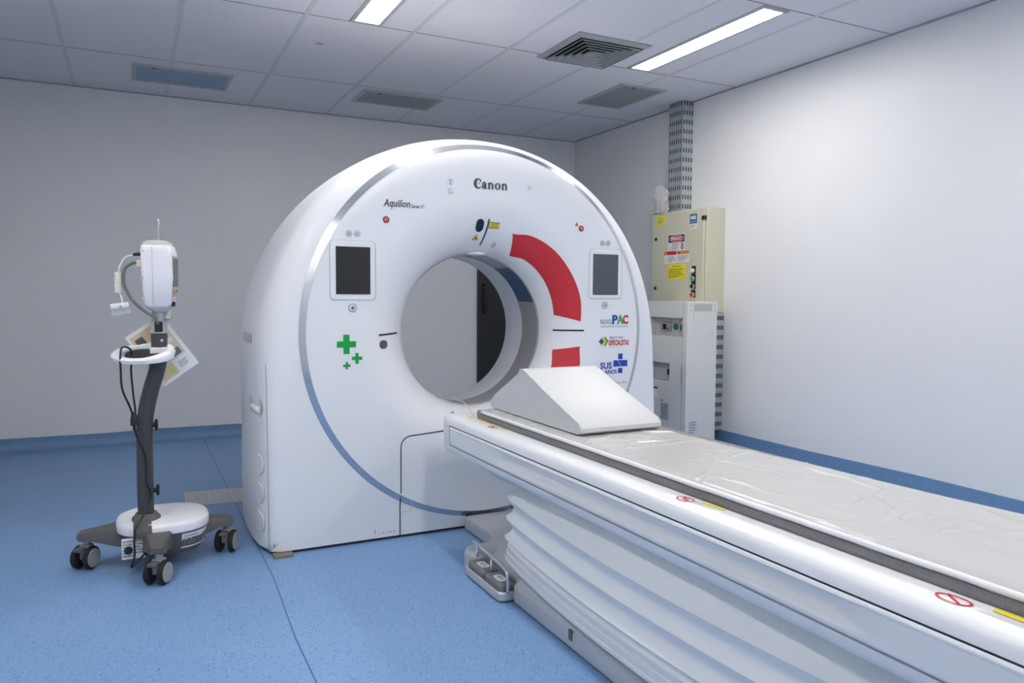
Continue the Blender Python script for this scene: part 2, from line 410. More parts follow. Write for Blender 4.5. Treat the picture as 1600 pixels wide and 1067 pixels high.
angs = sorted(set([round(2*PI*k/288-PI, 6) for k in range(288)]+[-ac, -PI+ac]))
rads = [.400, .403, .408, .415, .425, .437, .45, .47, .49, .515, .54, .57, .60, .63, .66, .70, .74, .78, .81, .84, .86, .88, .895, .905, .9139, .924, .933, .9431]
fr = [.08, .16, .25, .34, .43, .52, .60, .67, .73, .79, .84, .88, .915, .945, .966, .982, .993, 1.0]
rows = []
for q in range(len(rads)+len(fr)):
    row = []
    for a in angs:
        ro = rho(a); r = rads[q] if q < len(rads) else .9431+(ro-.9431)*fr[q-len(rads)]
        x, z = GX+r*math.cos(a), GZ+r*math.sin(a); row.append(Vector((x, face_y(x, z) if q < len(rads)+len(fr)-1 or z < ZB+.002 else GY+.25, z)))
    rows.append(row)
ga = thing('ct_scanner_gantry', 'white CT scanner gantry with a round bore, twin screens and red arc stickers', 'CT scanner', (GX, 3.93, 0))
V, F = loft(rows, caps=False); obj('front_cover', (V, [f[::-1] for f in F]), M_WHITE, ga, True, 24)
# side and top shell
out = [(GX-HW, ZB)]
for k in range(12): out.append((GX-HW, ZB+(ZS-ZB)*(k+1)/12))
for k in range(1, 80):
    a = PI-PI*k/80; c_, s_ = math.cos(a), math.sin(a); out.append((GX+HW*math.copysign(abs(c_)**(2/NE), c_), ZS+ARCH*abs(s_)**(2/NE)))
for k in range(13): out.append((GX+HW, ZS-(ZS-ZB)*k/12))
def inset_ring(y, ins):
    P = []
    for x, z in out:
        sx = (HW-ins)/HW; nx = GX+(x-GX)*sx; nz = z if z <= ZS else ZS+(z-ZS)*(ARCH-ins)/ARCH; P.append((nx, y, nz))
    return P
rings = [inset_ring(y, i) for y, i in ((GY+.25, 0), (3.76, -.003), (3.82, -.004), (3.95, -.004), (4.08, 0), (4.20, .010), (4.29, .030), (4.35, .060), (4.385, .10), (4.40, .15))]
V, F = loft(rings, closed=False, caps=False); obj('side_shell', (V, [f[::-1] for f in F]), M_WHITE2, ga, True)
# rear cover with flared opening
rr = []
for q, (rb, y) in enumerate(((.3985, 4.075), (.41, 4.10), (.44, 4.15), (.475, 4.21), (.515, 4.28), (.555, 4.34), (.60, 4.385), (.64, 4.40), (None, 4.40))):
    row = []
    for a in angs:
        if rb is None:
            lo, hi = .5, 2
            for _ in range(40):
                m = (lo+hi)/2; x, z = GX+m*math.cos(a), GZ+m*math.sin(a)
                if e_of(x, z) > .15 and z > ZB: lo = m
                else: hi = m
            r = lo
        else: r = rb
        row.append((GX+r*math.cos(a), y, GZ+r*math.sin(a)))
    rr.append(row)
obj('rear_cover', loft(rr, caps=False), M_WHITE2, ga, True)
def cylY(r, y0, y1, n=128, a0=0, a1=360, inward=True):
    V = []; F = []; full = (a1-a0) >= 360; m = n if full else n+1
    for y in (y0, y1):
        for k in range(m): a = R(a0+(a1-a0)*k/n); V.append((GX+r*math.cos(a), y, GZ+r*math.sin(a)))
    for k in range(n): j = (k+1) % m; F.append((k, m+k, m+j, j))
    return V, F
obj('scan_window', cylY(.399, 3.672, 3.86), M_WINDOW, ga, True)['label'] = 'smoky grey ring window inside the bore'
obj('scan_window_tint', cylY(.3975, 3.674, 3.858, 40, 22, 57), M_WINBLUE, ga, True)['label'] = 'dark blue segment of the ring window'
obj('bore_liner', cylY(.3985, 3.86, 4.076), M_BORE, ga, True)
for y in (3.668, 3.86): obj('bore_seal', tube([(GX+.3975*math.cos(2*PI*k/96), y, GZ+.3975*math.sin(2*PI*k/96)) for k in range(96)], .0022, 6, closed=True), mat('seal', (.55, .55, .56), rough=.4), ga, True)
# plinth under the covers
obj('plinth', box(GX-1.06, GX+1.06, GY+.03, 4.33, 0, .05), M_DARK, ga)
# decals on the front cover
def fd(name, vf, m, off=.0012, label=None, sub=0):
    V, F = vf
    if sub:
        bm = bmesh.new(); vs = [bm.verts.new((p[0], 0, p[1])) for p in V]
        for f in F:
            try: bm.faces.new([vs[i] for i in f])
            except ValueError: pass
        bmesh.ops.triangulate(bm, faces=bm.faces[:])
        for _ in range(sub): bmesh.ops.subdivide_edges(bm, edges=bm.edges[:], cuts=1, use_grid_fill=True)
        for v in bm.verts: v.co.y = face_y(v.co.x, v.co.z)-off
        o = obj(name, bm, m, ga, True)
    else: o = obj(name, ([(p[0], face_y(p[0], p[1])-off, p[1]) for p in V], F), m, ga)
    if label: o['label'] = label
    return o
def fsolid(name, P, th, m, bev=.0, label=None, off=0):
    """raised plate on the flat face"""
    n = len(P); V = []; F = []
    cxm = sum(p[0] for p in P)/n; czm = sum(p[1] for p in P)/n
    def ringat(y, k): return [(cxm+(p[0]-cxm)*k, face_y(*p)-off+y, czm+(p[1]-czm)*k) for p in P]
    sz = max(abs(p[0]-cxm) for p in P)
    rg = [ringat(.002, 1), ringat(-th+bev, 1), ringat(-th, 1-bev/sz)] if bev else [ringat(.002, 1), ringat(-th, 1)]
    V, F = loft(rg, caps=False); F.append(tuple((len(rg)-1)*n+k for k in range(n)))
    o = obj(name, (V, F), m, ga)
    if label: o['label'] = label
    return o
# metal trim ring
def arc_patch(r0, r1, a0, a1, n, nr=3, sk=(0, 0)):
    V = []; F = []
    for i in range(n+1):
        for j in range(nr+1):
            t = j/nr; A0 = a0+sk[0]*(1-t); A1 = a1+sk[1]*(1-t); a = R(A0+(A1-A0)*i/n); r = r0+(r1-r0)*t; V.append((GX+r*math.cos(a), GZ+r*math.sin(a)))
    for i in range(n):
        for j in range(nr): b = i*(nr+1)+j; F.append((b, b+1, b+nr+2, b+nr+1))
    return V, F
fd('trim_ring', arc_patch(.914, .943, -180-0, 180, 220, 3), M_CHROME, .0016, 'brushed silver ring set into the front cover').data.polygons.foreach_set('use_smooth', [True]*660)
def red_patch(oa, ia, ot, it, n=60, nr=10):
    V = []; F = []
    for i in range(n+1):
        t = i/n; A = oa[0]+(oa[1]-oa[0])*t; B = ia[0]+(ia[1]-ia[0])*t; ro = hermite(ot, A); ri = hermite(it, B)
        P0 = Vector((ri*math.cos(R(B)), ri*math.sin(R(B)))); P1 = Vector((ro*math.cos(R(A)), ro*math.sin(R(A))))
        for j in range(nr+1): P = P0.lerp(P1, j/nr); V.append((GX+P.x, GZ+P.y))
    for i in range(n):
        for j in range(nr): b = i*(nr+1)+j; F.append((b, b+1, b+nr+2, b+nr+1))
    return V, F
fd('red_sticker', red_patch((73.7, 4.8), (66.4, 10.4), [(4.8, .556), (18, .574), (33, .575), (49, .570), (64, .550), (73.7, .523)], [(10.4, .442), (24, .448), (40, .452), (57, .447), (66.4, .430)]), M_RED, .0016, 'large red quarter arc sticker beside the bore')
fd('red_sticker', red_patch((-9.2, -74), (-14.2, -67), [(-74, .54), (-60, .575), (-40, .585), (-20.8, .582), (-9.2, .558)], [(-67, .44), (-50, .458), (-27, .458), (-14.2, .443)]), M_RED, .0016, 'lower red arc sticker partly behind the wedge cushion')
# seams
seam = [(1.146, ZB)]+[(1.146, .02+.42*k/6) for k in range(7)]+[(1.146+.055*(1-math.cos(R(a))), .447+.055*math.sin(R(a))) for a in range(10, 91, 10)]
seam += [(1.201+(2.027-1.201)*k/16, .502+.012*math.sin(PI*k/16)) for k in range(1, 16)]+[(2.082-.055*(1-math.cos(R(a))), .447+.055*math.sin(R(a))) for a in range(90, -1, -10)]+[(2.082, .44-.42*k/6) for k in range(7)]
fd('panel_seam', ribbon2(seam, .0055), M_DARK, .0018)
fd('bottom_gap', ribbon2([(1.492, ZB), (1.495, .055), (1.502, .068), (1.515, .074), (1.75, .078), (2.0, .074), (2.02, .06), (2.022, ZB)], .010), M_DARK, .0019)
fd('service_plate', merge2(*[ribbon2(p, .002) for p in ([(1.15, .175), (1.20, .18), (1.20, .13), (1.15, .125)],)]), mat('seam_grey', (.45, .46, .5), rough=.5), .0018)
for x, h in ((1.02, .028), (1.04, .006), (1.06, .012), (1.075, .008), (1.09, .014), (1.10, .01), (1.115, .012), (1.16, .007)):
    fd('scuff_mark', ribbon2([(x, .03+h*.2), (x+.001, .03+h)], .0035), mat('scuff', (.3, .31, .34), rough=.7), .0018)
# displays
def screen(x0, x1, z0, z1, gx0, gx1, gz0, gz1, m, lab):
    b = fsolid('display', rrect(x0, x1, z0, z1, .018), .0035, M_WHITE, .0015, lab)
    V, F = ribbon2(rrect(x0-.002, x1+.002, z0-.002, z1+.002, .02)+[rrect(x0-.002, x1+.002, z0-.002, z1+.002, .02)[0]], .0025)
    o = obj('display_seam', ([(p[0], GY-.0012, p[1]) for p in V], F), mat('seam_grey', (.45, .46, .5)), b); o.matrix_parent_inverse = Matrix.Identity(4); 
    o.matrix_parent_inverse = Matrix.Identity(4)
    g = obj('display_glass', ([(x, GY-.0045, z) for x, z in ((gx0, gz0), (gx1, gz0), (gx1, gz1), (gx0, gz1))], [(0, 1, 2, 3)]), m, b)
    g.matrix_parent_inverse = Matrix.Identity(4)
    for k in (o, g): k.location = (0, 0, 0)
    return b
screen(.813, 1.024, 1.161, 1.430, .838, .999, 1.186, 1.405, M_GLASS, 'portrait display with reflective black glass left of the bore')
screen(2.209, 2.418, 1.171, 1.434, 2.230, 2.393, 1.190, 1.410, M_GLASS2, 'portrait display with dark grey glass right of the bore')
# small round keys
def key(x, z, r, m1=None, emb=None, lab=None):
    b = fsolid('push_button', disc2(x, z, r, 24), .004, m1 or mat('button_grey', (.62, .64, .68), rough=.4), .0015, lab)
    return b
for x, z in ((.900, 1.465), (.939, 1.466), (2.289, 1.470), (2.327, 1.471)):
    key(x, z, .0125); fd('button_ring', ring2(x, z, .0125, .0145), M_INKG, .0018); fd('button_symbol', merge2(ring2(x, z, .004, .0065, 12)), M_INKG, .0052)
for x, z in ((.915, 1.123), (2.311, 1.133)):
    key(x, z, .0175); fd('button_ring', ring2(x, z, .0175, .020), M_INKG, .0018); fd('button_symbol', merge2(poly2([(x-.008, z-.003), (x+.008, z-.003), (x+.008, z+.003), (x-.008, z+.003)]), poly2([(x-.003, z-.008), (x+.003, z-.008), (x+.003, z+.008), (x-.003, z+.008)])), M_INKG, .0053)
for x, z in ((1.077, 1.537), (2.154, 1.543)):
    key(x, z, .0125, M_PRED, lab='red emergency stop button'); fd('button_ring', ring2(x, z, .0125, .016), M_INK, .0018); fd('button_symbol', ring2(x, z, .005, .0075, 16), mat('pink', (.8, .45, .45)), .0053)
fd('caution_label', poly2([(2.112, 1.553), (2.138, 1.553), (2.125, 1.578)]), M_ORANGE, .0015, 'small orange caution triangle'); fd('caution_mark', poly2([(2.1225, 1.558), (2.1275, 1.558), (2.127, 1.569), (2.123, 1.569)]), M_INK, .002)
for x, z, r in ((1.403, 1.736, .0155), (1.403, 1.690, .0155), (1.838, 1.735, .012)):
    fd('indicator_ring', ring2(x, z, r-.0018, r), mat('ink_light', (.42, .44, .48)), .0015)
fd('indicator_symbol', merge2(ring2(1.399, 1.743, .002, .004, 10), ring2(1.407, 1.743, .002, .004, 10), ring2(1.403, 1.736, .002, .004, 10), poly2([(1.399, 1.724), (1.407, 1.724), (1.407, 1.731), (1.399, 1.731)])), M_INKG, .0015)
fd('indicator_symbol', merge2(ribbon2([(1.392, 1.692), (1.394, 1.698), (1.401, 1.698), (1.402, 1.692)], .002), poly2([(1.394, 1.683), (1.399, 1.683), (1.399, 1.688), (1.394, 1.688)]), poly2([(1.401, 1.683), (1.406, 1.683), (1.406, 1.688), (1.401, 1.688)]), poly2([(1.408, 1.683), (1.413, 1.683), (1.413, 1.688), (1.408, 1.688)])), M_INKG, .0015)
fd('indicator_symbol', poly2(disc2(1.838, 1.735, .004, 10)), M_INKG, .0015)
# maker's lettering: heavy roman letters drawn as outlines
def ell_ring(cx, cz, rx, rz, ix, iz, dx=0, a0=0, a1=360, n=40):
    V = []; F = []
    for k in range(n+1):
        a = R(a0+(a1-a0)*k/n); V += [(cx+rx*math.cos(a), cz+rz*math.sin(a)), (cx+dx+ix*math.cos(a), cz+iz*math.sin(a))]
        if k: F.append((2*k-2, 2*k-1, 2*k+1, 2*k))
    return V, F
def rect2(a, b, c, d): return poly2([(a, c), (b, c), (b, d), (a, d)])
u = (1.717-1.526)/5.55; bx, bz = 1.526, 1.714
def W(L): return [(bx+p[0]*u, bz+p[1]*u) for p in L[0]], L[1]
def let_n(x): return [rect2(x+.05, x+.37, 0, .92), poly2([(x-.03, .86), (x+.34, .98), (x+.34, .80), (x+.07, .78)]), rect2(x, x+.42, 0, .07), ell_ring(x+.53, .60, .38, .40, .07, .24, -.02, 0, 165), rect2(x+.60, x+.91, 0, .62), rect2(x+.56, x+.95, 0, .07)]
logo = [ell_ring(.66, .70, .68, .76, .28, .56, .12, 48, 318, 48), poly2([(1.02, 1.20), (1.20, 1.28), (1.17, .95), (1.09, .90), (.86, 1.10)]), poly2([(.72, .72), (.98, .88), (.92, .62)])]
logo += [ell_ring(1.58, .29, .34, .31, .09, .18, .08), rect2(1.68, 2.00, .08, .70), ell_ring(1.66, .66, .34, .36, .05, .20, .0, 0, 170), rect2(1.72, 2.10, 0, .10), poly2(disc2(1.45, .70, .11, 14))]
logo += let_n(2.24)+[ell_ring(3.83, .48, .50, .51, .15, .38)]+let_n(4.44)
fd('maker_logo', W(merge2(*logo)), M_INKP, .0014)['label'] = 'dark grey heavy serif lettering Canon'
fd('model_lettering', text2('Aquilion', 1.064, 1.197, 1.588, 1.634, .22, .022), M_INKP, .0014)
fd('model_lettering', text2('Serve', 1.202, 1.241, 1.598, 1.615, .25, .02), M_INK, .0014); fd('model_lettering', text2('SP', 1.245, 1.268, 1.598, 1.616, .3), M_INKG, .0014)
# laser windows and labels around the bore
fd('laser_window', poly2(rrect(1.551, 1.594, 1.503, 1.566, .021)), mat('window_ir', (.01, .025, .045), rough=.15), .0016, 'dark oval sensor window above the bore', 3)
fd('laser_slit', ribbon2([(1.608+.011*k/12, 1.440+.128*k/12) for k in range(13)], .008), M_DARK, .002, 'laser slit above the bore')
LB = [(1.626, 1.524), (1.679, 1.524), (1.681, 1.550), (1.624, 1.553)]
fd('warning_label', poly2(LB), M_YEL, .0016, 'yellow laser warning label', 2)
fd('label_border', ribbon2(LB+LB[:1], .003), M_INK, .0021)
fd('label_print', merge2(*[ribbon2([(1.633, 1.530+.0056*k), (1.673, 1.530+.0056*k)], .002) for k in range(4)]), M_INK, .0021)
LB = [(1.548, 1.466), (1.585, 1.467), (1.567, 1.491)]
fd('warning_label', poly2(LB), M_YEL, .0016, 'yellow laser warning triangle', 2)
fd('label_border', ribbon2(LB+LB[:1], .003), M_INK, .0021); fd('label_print', poly2(disc2(1.567, 1.474, .006, 8)), M_INK, .0024)
fd('laser_slit', ribbon2([(2.049+.137*k/16, .997) for k in range(17)], .009), M_DARK, .002, 'horizontal laser slit right of the bore')
fd('laser_slit', ribbon2([(1.044+.112*k/16, .993+.006*k/16) for k in range(17)], .009), M_DARK, .002, 'horizontal laser slit left of the bore')
fd('laser_window', poly2(rrect(1.047, 1.091, .927, .968, .018)), mat('window_ir2', (.10, .085, .10), rough=.2), .0016, 'dark oval sensor window left of the bore', 3)
fd('screw_cap', ring2(1.682, 1.444, .004, .012, 16), mat('seam_grey', (.45, .46, .5)), .002)
V, F = lathe([(.0, -1), (.38, -.92), (.71, -.71), (.92, -.38), (1, 0), (.92, .38), (.71, .71), (.38, .92), (.0, 1)], 24, False)
obj('lamp_bump', ([(1.619+v.x*.058, 3.632+v.y*.040, 1.402+v.z*.011) for v in V], F), mat('bump_white', (.86, .87, .88), rough=.3), ga, True)
# green crosses
def plus(x, z, s, w): return merge2(rect2(x-s, x+s, z-w, z+w), rect2(x-w, x+w, z+w, z+s), rect2(x-w, x+w, z-s, z-w))
fd('green_cross', plus(.885, .954, .045, .0145), M_GREEN, .0014, 'large green cross'); fd('green_cross', plus(.934, .888, .025, .008), M_GREEN, .0014, 'medium green cross'); fd('green_cross', plus(.886, .855, .017, .0055), M_GREEN, .0014, 'small green cross')
# campaign logos on the right
fd('logo_novo', text2('NOVO', 2.283, 2.354, 1.030, 1.056, 0, 0), M_INKP, .0014)
for ch, x0, x1, m in (('P', 2.360, 2.397, M_BLUE), ('A', 2.392, 2.436, M_PGREEN), ('C', 2.430, 2.468, M_PRED)):
    fd('logo_letter', text2(ch, x0, x1, 1.029, 1.080, 0, .045), m, .0014 if ch != 'A' else .0018)
fd('logo_accent', poly2([(2.408, 1.040), (2.420, 1.040), (2.414, 1.053)]), M_YEL, .0022)
fd('logo_print', text2('DESENVOLVIMENTO E SUSTENTABILIDADE', 2.284, 2.466, 1.013, 1.020), M_INKG, .0014)
fd('logo_arrow', poly2([(2.307, .960), (2.318, .960), (2.338, .936), (2.318, .911), (2.307, .911), (2.322, .936)]), M_PGREEN, .0014)
fd('logo_arrow', poly2([(2.293, .958), (2.307, .960), (2.322, .936), (2.307, .911), (2.293, .913)]), M_YEL, .0014)
fd('logo_cross', plus(2.292, .935, .016, .0065), M_BLUE, .0018)
fd('logo_print', text2('Agora tem', 2.343, 2.434, .946, .965), M_BLUE, .0014); fd('logo_print', text2('ESPECIALISTAS', 2.341, 2.473, .912, .942, 0, .03), M_PRED, .0014)
fd('logo_print', text2('na saúde da população', 2.343, 2.436, .899, .905), M_INKG, .0014)
fd('logo_sus', text2('SUS', 2.286, 2.362, .783, .820, 0, .03), M_BLUE, .0014); fd('logo_letter', text2('3', 2.286, 2.300, .753, .779, 0, .02), M_PGREEN, .0014); fd('logo_letter', text2('5', 2.301, 2.315, .753, .779, 0, .02), M_YEL, .0014)
fd('logo_print', text2('ANOS', 2.316, 2.395, .755, .778, 0, .03), M_BLUE, .0014)
fd('logo_cross', merge2(rect2(2.404, 2.433, .757, .785), rect2(2.372, 2.466, .794, .829), rect2(2.404, 2.433, .834, .866)), M_BLUE, .0014); fd('logo_accent', ribbon2([(2.400, .828), (2.424, .795)], .002), M_PAPER, .0018)
fd('logo_print', text2('MINISTÉRIO DA', 2.292, 2.465, .698, .714, 0, -.004), M_INKP, .0014); fd('logo_print', text2('SAÚDE', 2.330, 2.408, .668, .686, 0, .03), M_INKP, .0014)
# side details (left side)
def side_pt(y, z, off=.002):
    if y < GY+.25:
        k_ = min(1, max(0, (z-.35)/.9)); k_ = k_*k_*(3-2*k_); lo, hi = 0, .12
        for _ in range(30):
            m_ = (lo+hi)/2
            if k_*hermite(SHO_TOP, m_)+(1-k_)*hermite(SHO_LOW, m_) > y-GY: lo = m_
            else: hi = m_
        return (GX-HW+lo-off, y, z)
    sx = HW-interp([(GY+.25, 0), (3.82, -.004), (3.95, -.004), (4.08, 0), (4.20, .010), (4.29, .03)], y); return (GX-sx-off, y, z)
m_rec = mat('recess_shade', (.70, .71, .75), rough=.45)
for z in (.405, .275, .14):
    P = rrect(3.53, 4.14, z-.042, z+.042, .04, 6); n = len(P)
    o = obj('vent_recess', ([side_pt(p[0], p[1]-(p[0]-3.53)*.04, .0025) for p in P], [tuple(range(n))[::-1]]), mat('vent_panel', (.74, .745, .76), rough=.6), ga)
    obj('vent_rim', tube([side_pt(p[0], p[1]-(p[0]-3.53)*.04, .002) for p in P], .003, 6, closed=True), M_WHITE2, ga, True)
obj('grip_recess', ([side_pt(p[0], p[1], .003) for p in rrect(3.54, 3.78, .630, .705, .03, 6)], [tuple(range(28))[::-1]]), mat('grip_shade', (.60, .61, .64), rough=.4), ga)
obj('grip_handle', tube([side_pt(y, .655, -.004) for y in (3.57, 3.62, 3.68, 3.74)], .016, 8), M_WHITE, ga, True)
for k in range(6): obj('vent_slot', ([side_pt(3.72+.04*k+a, b, .003) for a, b in ((0, .955), (.02, .955), (.02, 1.0), (0, 1.0))], [(0, 3, 2, 1)]), mat('slot_grey', (.45, .46, .48)), ga)
def edge_pt(z, x): return (x, face_y(x, z)-.001, z)
V, F = ribbon2([(GX-HW+.035, .02+.85*k/20) for k in range(21)], .003); obj('cover_seam', ([edge_pt(p[1], p[0]) for p in V], F), mat('seam_grey', (.45, .46, .5)), ga)
sp = obj('shim_plate', box(.546, .63, 3.425, 3.485, .0005, .011), M_WOOD); tag(sp, 'thin brown shim plate under the front corner of the scanner gantry', 'shim')

# floor tread plate
fp = thing('tread_plate', 'grey metal tread plate on the floor behind the wheeled stand', 'plate', (.6, 4.6, 0))
pv = [(.245, 4.47), (.62, 4.35), (1.0, 4.42), (1.0, 4.72), (.25, 4.83)]
pv = [(.245, 4.49), (1.2, 4.42), (1.2, 4.73), (.25, 4.815)]
obj('plate', loft([[(x, y, .0005) for x, y in pv], [(x, y, .006) for x, y in pv]]), M_PLATE, fp)
L = []
for i in range(22):
    for j in range(8):
        x = .27+.042*i; y = 4.50+.036*j; s = 1 if (i+j) % 2 else -1
        if y > 4.80-.08*(x-.25) or y < 4.50-.07*(x-.25): continue
        q = Matrix.Translation((x, y, .006)) @ Matrix.Rotation(s*R(40), 4, 'Z'); L.append(xform(([(-.014, 0, 0), (0, -.004, 0), (.014, 0, 0), (0, .004, 0), (0, 0, .003)], [(0, 1, 4), (1, 2, 4), (2, 3, 4), (3, 0, 4)]), q))
o = obj('tread_pattern', join(*L), M_PLATE, fp); o['kind'] = 'stuff'

# ------------------------------------------------------------------ patient table
TX = GX; TY0, TY1 = .28, 3.24
ta = thing('patient_table', 'white patient table of the scanner on a pleated bellows column', 'table', (TX, 1.75, 0))
def mir(P): return P+[(2*TX-x, z) for x, z in P[::-1]]
sec = mir([(1.40, .638), (1.352, .6455), (1.30, .6462), (1.277, .643), (1.266, .635), (1.2605, .622), (1.259, .603), (1.268, .600), (1.268, .5118), (1.2605, .5095), (1.2635, .490), (1.271, .478), (1.288, .470), (1.335, .466)])
def ysec(y, ins, dz=0, zb=None):
    P = []
    for x, z in sec:
        if abs(abs(x-TX)-(TX-1.268)) < 1e-6: x = TX+math.copysign(TX-(1.296 if TY0+.055 < y < 3.113 else 1.2595), x-TX)
        nx = TX+(x-TX)*(.354-ins)/.354; nz = z-dz if z > .6 else z
        P.append((nx, y, nz))
    return P
def yz(y):  # front end bottom sweep up
    return y
rg = []
for y, ins, dz in ((TY0, .05, .012), (TY0+.012, .022, .004), (TY0+.035, .006, .0), (TY0+.05, 0, 0), (TY0+.056, 0, 0), (1.0, 0, 0), (2.0, 0, 0), (3.112, 0, 0), (3.119, 0, 0), (TY1-.075, 0, 0), (TY1-.045, .004, 0), (TY1-.02, .018, .002), (TY1-.006, .035, .007), (TY1, .05, .013)):
    P = ysec(y, ins, dz)
    if y > TY1-.08: P = [(a, b, max(c, .466+(y-(TY1-.08))*.40)) for a, b, c in P]
    rg.append(P)
obj('housing', loft(rg), M_TABLE, ta, True, 35)
# side panel with long scooped grip
def side_panel(sgn):
    V = []; F = []; ny, nz = 120, 26; y0, y1, z0, z1 = TY0+.05, 3.115, .513, .5985
    for i in range(ny+1):
        for j in range(nz+1):
            y = y0+(y1-y0)*i/ny; z = z0+(z1-z0)*j/nz
            d = .0105                             # proud of the groove plane
            if z > .588: d = .0125-(.0035*((z-.588)/.0105)**2)
            k = (max(0, min(1, (z-.532)/.010))*max(0, min(1, (.588-z)/.034)))**.8
            ke = max(0, min(1, (y-.95)/.10, (2.70-y)/.22)); ke = ke*ke*(3-2*ke); d -= .022*k*ke
            t = (z-z0)/(z1-z0); 
            if t < .08: d -= .006*(1-t/.08)
            yy = y
            if i == 0 or i == ny: d -= .004
            x = 1.268-d; V.append((x if sgn < 0 else 2*TX-x, yy, z))
    for i in range(ny):
        for j in range(nz): a = i*(nz+1)+j; f = (a, a+nz+1, a+nz+2, a+1); F.append(f if sgn > 0 else f[::-1])
    obj('side_panel', (V, F), M_TABLE, ta, True, 45)
side_panel(-1); side_panel(1)
for s in (-1, 1):
    x = 1.2635 if s < 0 else 2*TX-1.2635
    obj('panel_gap', box(x-.003, x+.003, TY0+.05, 3.12, .5995, .6035), M_DARK, ta)
# under carriage
ub = []
for y, hw, z0 in ((.50, .20, .455), (.62, .25, .450), (2.45, .25, .44), (2.62, .285, .43), (2.75, .29, .425), (2.88, .285, .447), (2.97, .26, .462)):
    ub.append([(TX-hw-.02, y, .469), (TX-hw, y, z0+.01), (TX-hw+.02, y, z0), (TX+hw-.02, y, z0), (TX+hw, y, z0+.01), (TX+hw+.02, y, .469)])
obj('undercarriage', loft(ub), M_TABLE, ta, True, 30)
# bellows
def plan(off, n=72, YC=1.76, HL=1.0):
    P = []
    pts = []
    ys_ = [YC-HL+2*HL*k/40 for k in range(41)]
    for y in ys_:
        q = (y-YC)/HL; hw = .345-.075*q*q
        rc = .10; edge = HL-abs(y-YC)
        if edge < rc: hw -= rc-math.sqrt(max(0, rc*rc-(rc-edge)**2))
        pts.append((hw, y))
    for hw, y in pts: P.append((TX-hw-off, y+off*(y-YC)/HL))
    for hw, y in pts[::-1]: P.append((TX+hw+off, y+off*(y-YC)/HL))
    return P
ridges = [.172, .208, .290, .372, .466]
zs = []
rg = []
amp = .024
def bell_off(z):
    for a, b in zip(ridges, ridges[1:]):
        if a <= z <= b:
            t = (z-a)/(b-a); A = amp if a > .2 else .012
            if a > .36: return amp*(1-t)**2-.055*t**.8
            # concave scallop, deeper just under the upper ridge
            u_ = t**.78; q = .6*abs(2*u_-1)**1.8+.4*(.5+.5*math.cos(2*PI*u_)); return A*q
    return 0
z = ridges[0]
NZ = 96
for k in range(NZ+1):
    z = ridges[0]+(ridges[-1]-ridges[0])*k/NZ; o_ = bell_off(z)
    lean = -.055*(z-.172)
    rg.append([(x, y, z) for x, y in plan(o_+lean-.012)])
obj('bellows', loft(rg, caps=False), M_BELLOW, ta, True, 40)
rg = [[(x, y, z) for x, y in plan(o)] for z, o in ((.112, .006), (.124, .007), (.126, .0035), (.130, .0035), (.132, .004), (.150, .003), (.152, -.001), (.158, -.001), (.160, .0), (.174, .0), (.1745, -.02))]
obj('bellows_trim', loft(rg), M_TABLE, ta, True, 30)
# base
def base_ring(z, ins, top=False):
    L = [(1.286, .55), (1.286, 2.515), (1.300, 2.55), (1.335, 2.585), (1.345, 2.65), (1.352, 2.85), (1.375, 2.96), (1.43, 3.06), (1.462, 3.11), (1.474, 3.16), (1.478, 3.448)]
    P = [(x+ins, y if k else y+ins) for k, (x, y) in enumerate(L)]
    P += [(2*TX-x, y) for x, y in P[::-1]]
    return [(x, y, z) for x, y in P]
def base_top(P, f): return [(x, y, z) for x, y, z in P]
rg = [base_ring(.006, .008), base_ring(.012, 0), base_ring(.062, 0), base_ring(.068, .003)]
top = []
for zt, ins in ((.100, .045), (.113, .075)):
    top.append([(x, y, .070+(zt-.068)*max(0, min(1, (3.06-y)/.12))) for x, y, _ in base_ring(0, ins)])
obj('base', loft(rg+top), M_SILV, ta, True, 30)
obj('floor_gasket', box(1.30, 2*TX-1.30, .57, 2.5, 0, .02), M_DARK, ta)
obj('socket_hole', box(1.283, 1.29, 2.09, 2.112, .038, .072), mat('socket', (.12, .12, .11)), ta)
V, F = ribbon2([(1.70, .02), (1.70, .045), (1.69, .056), (1.67, .06), (1.45, .06)], .004); obj('hatch_seam', ([(1.2852, p[0], p[1]) for p in V], F), M_DARK, ta)
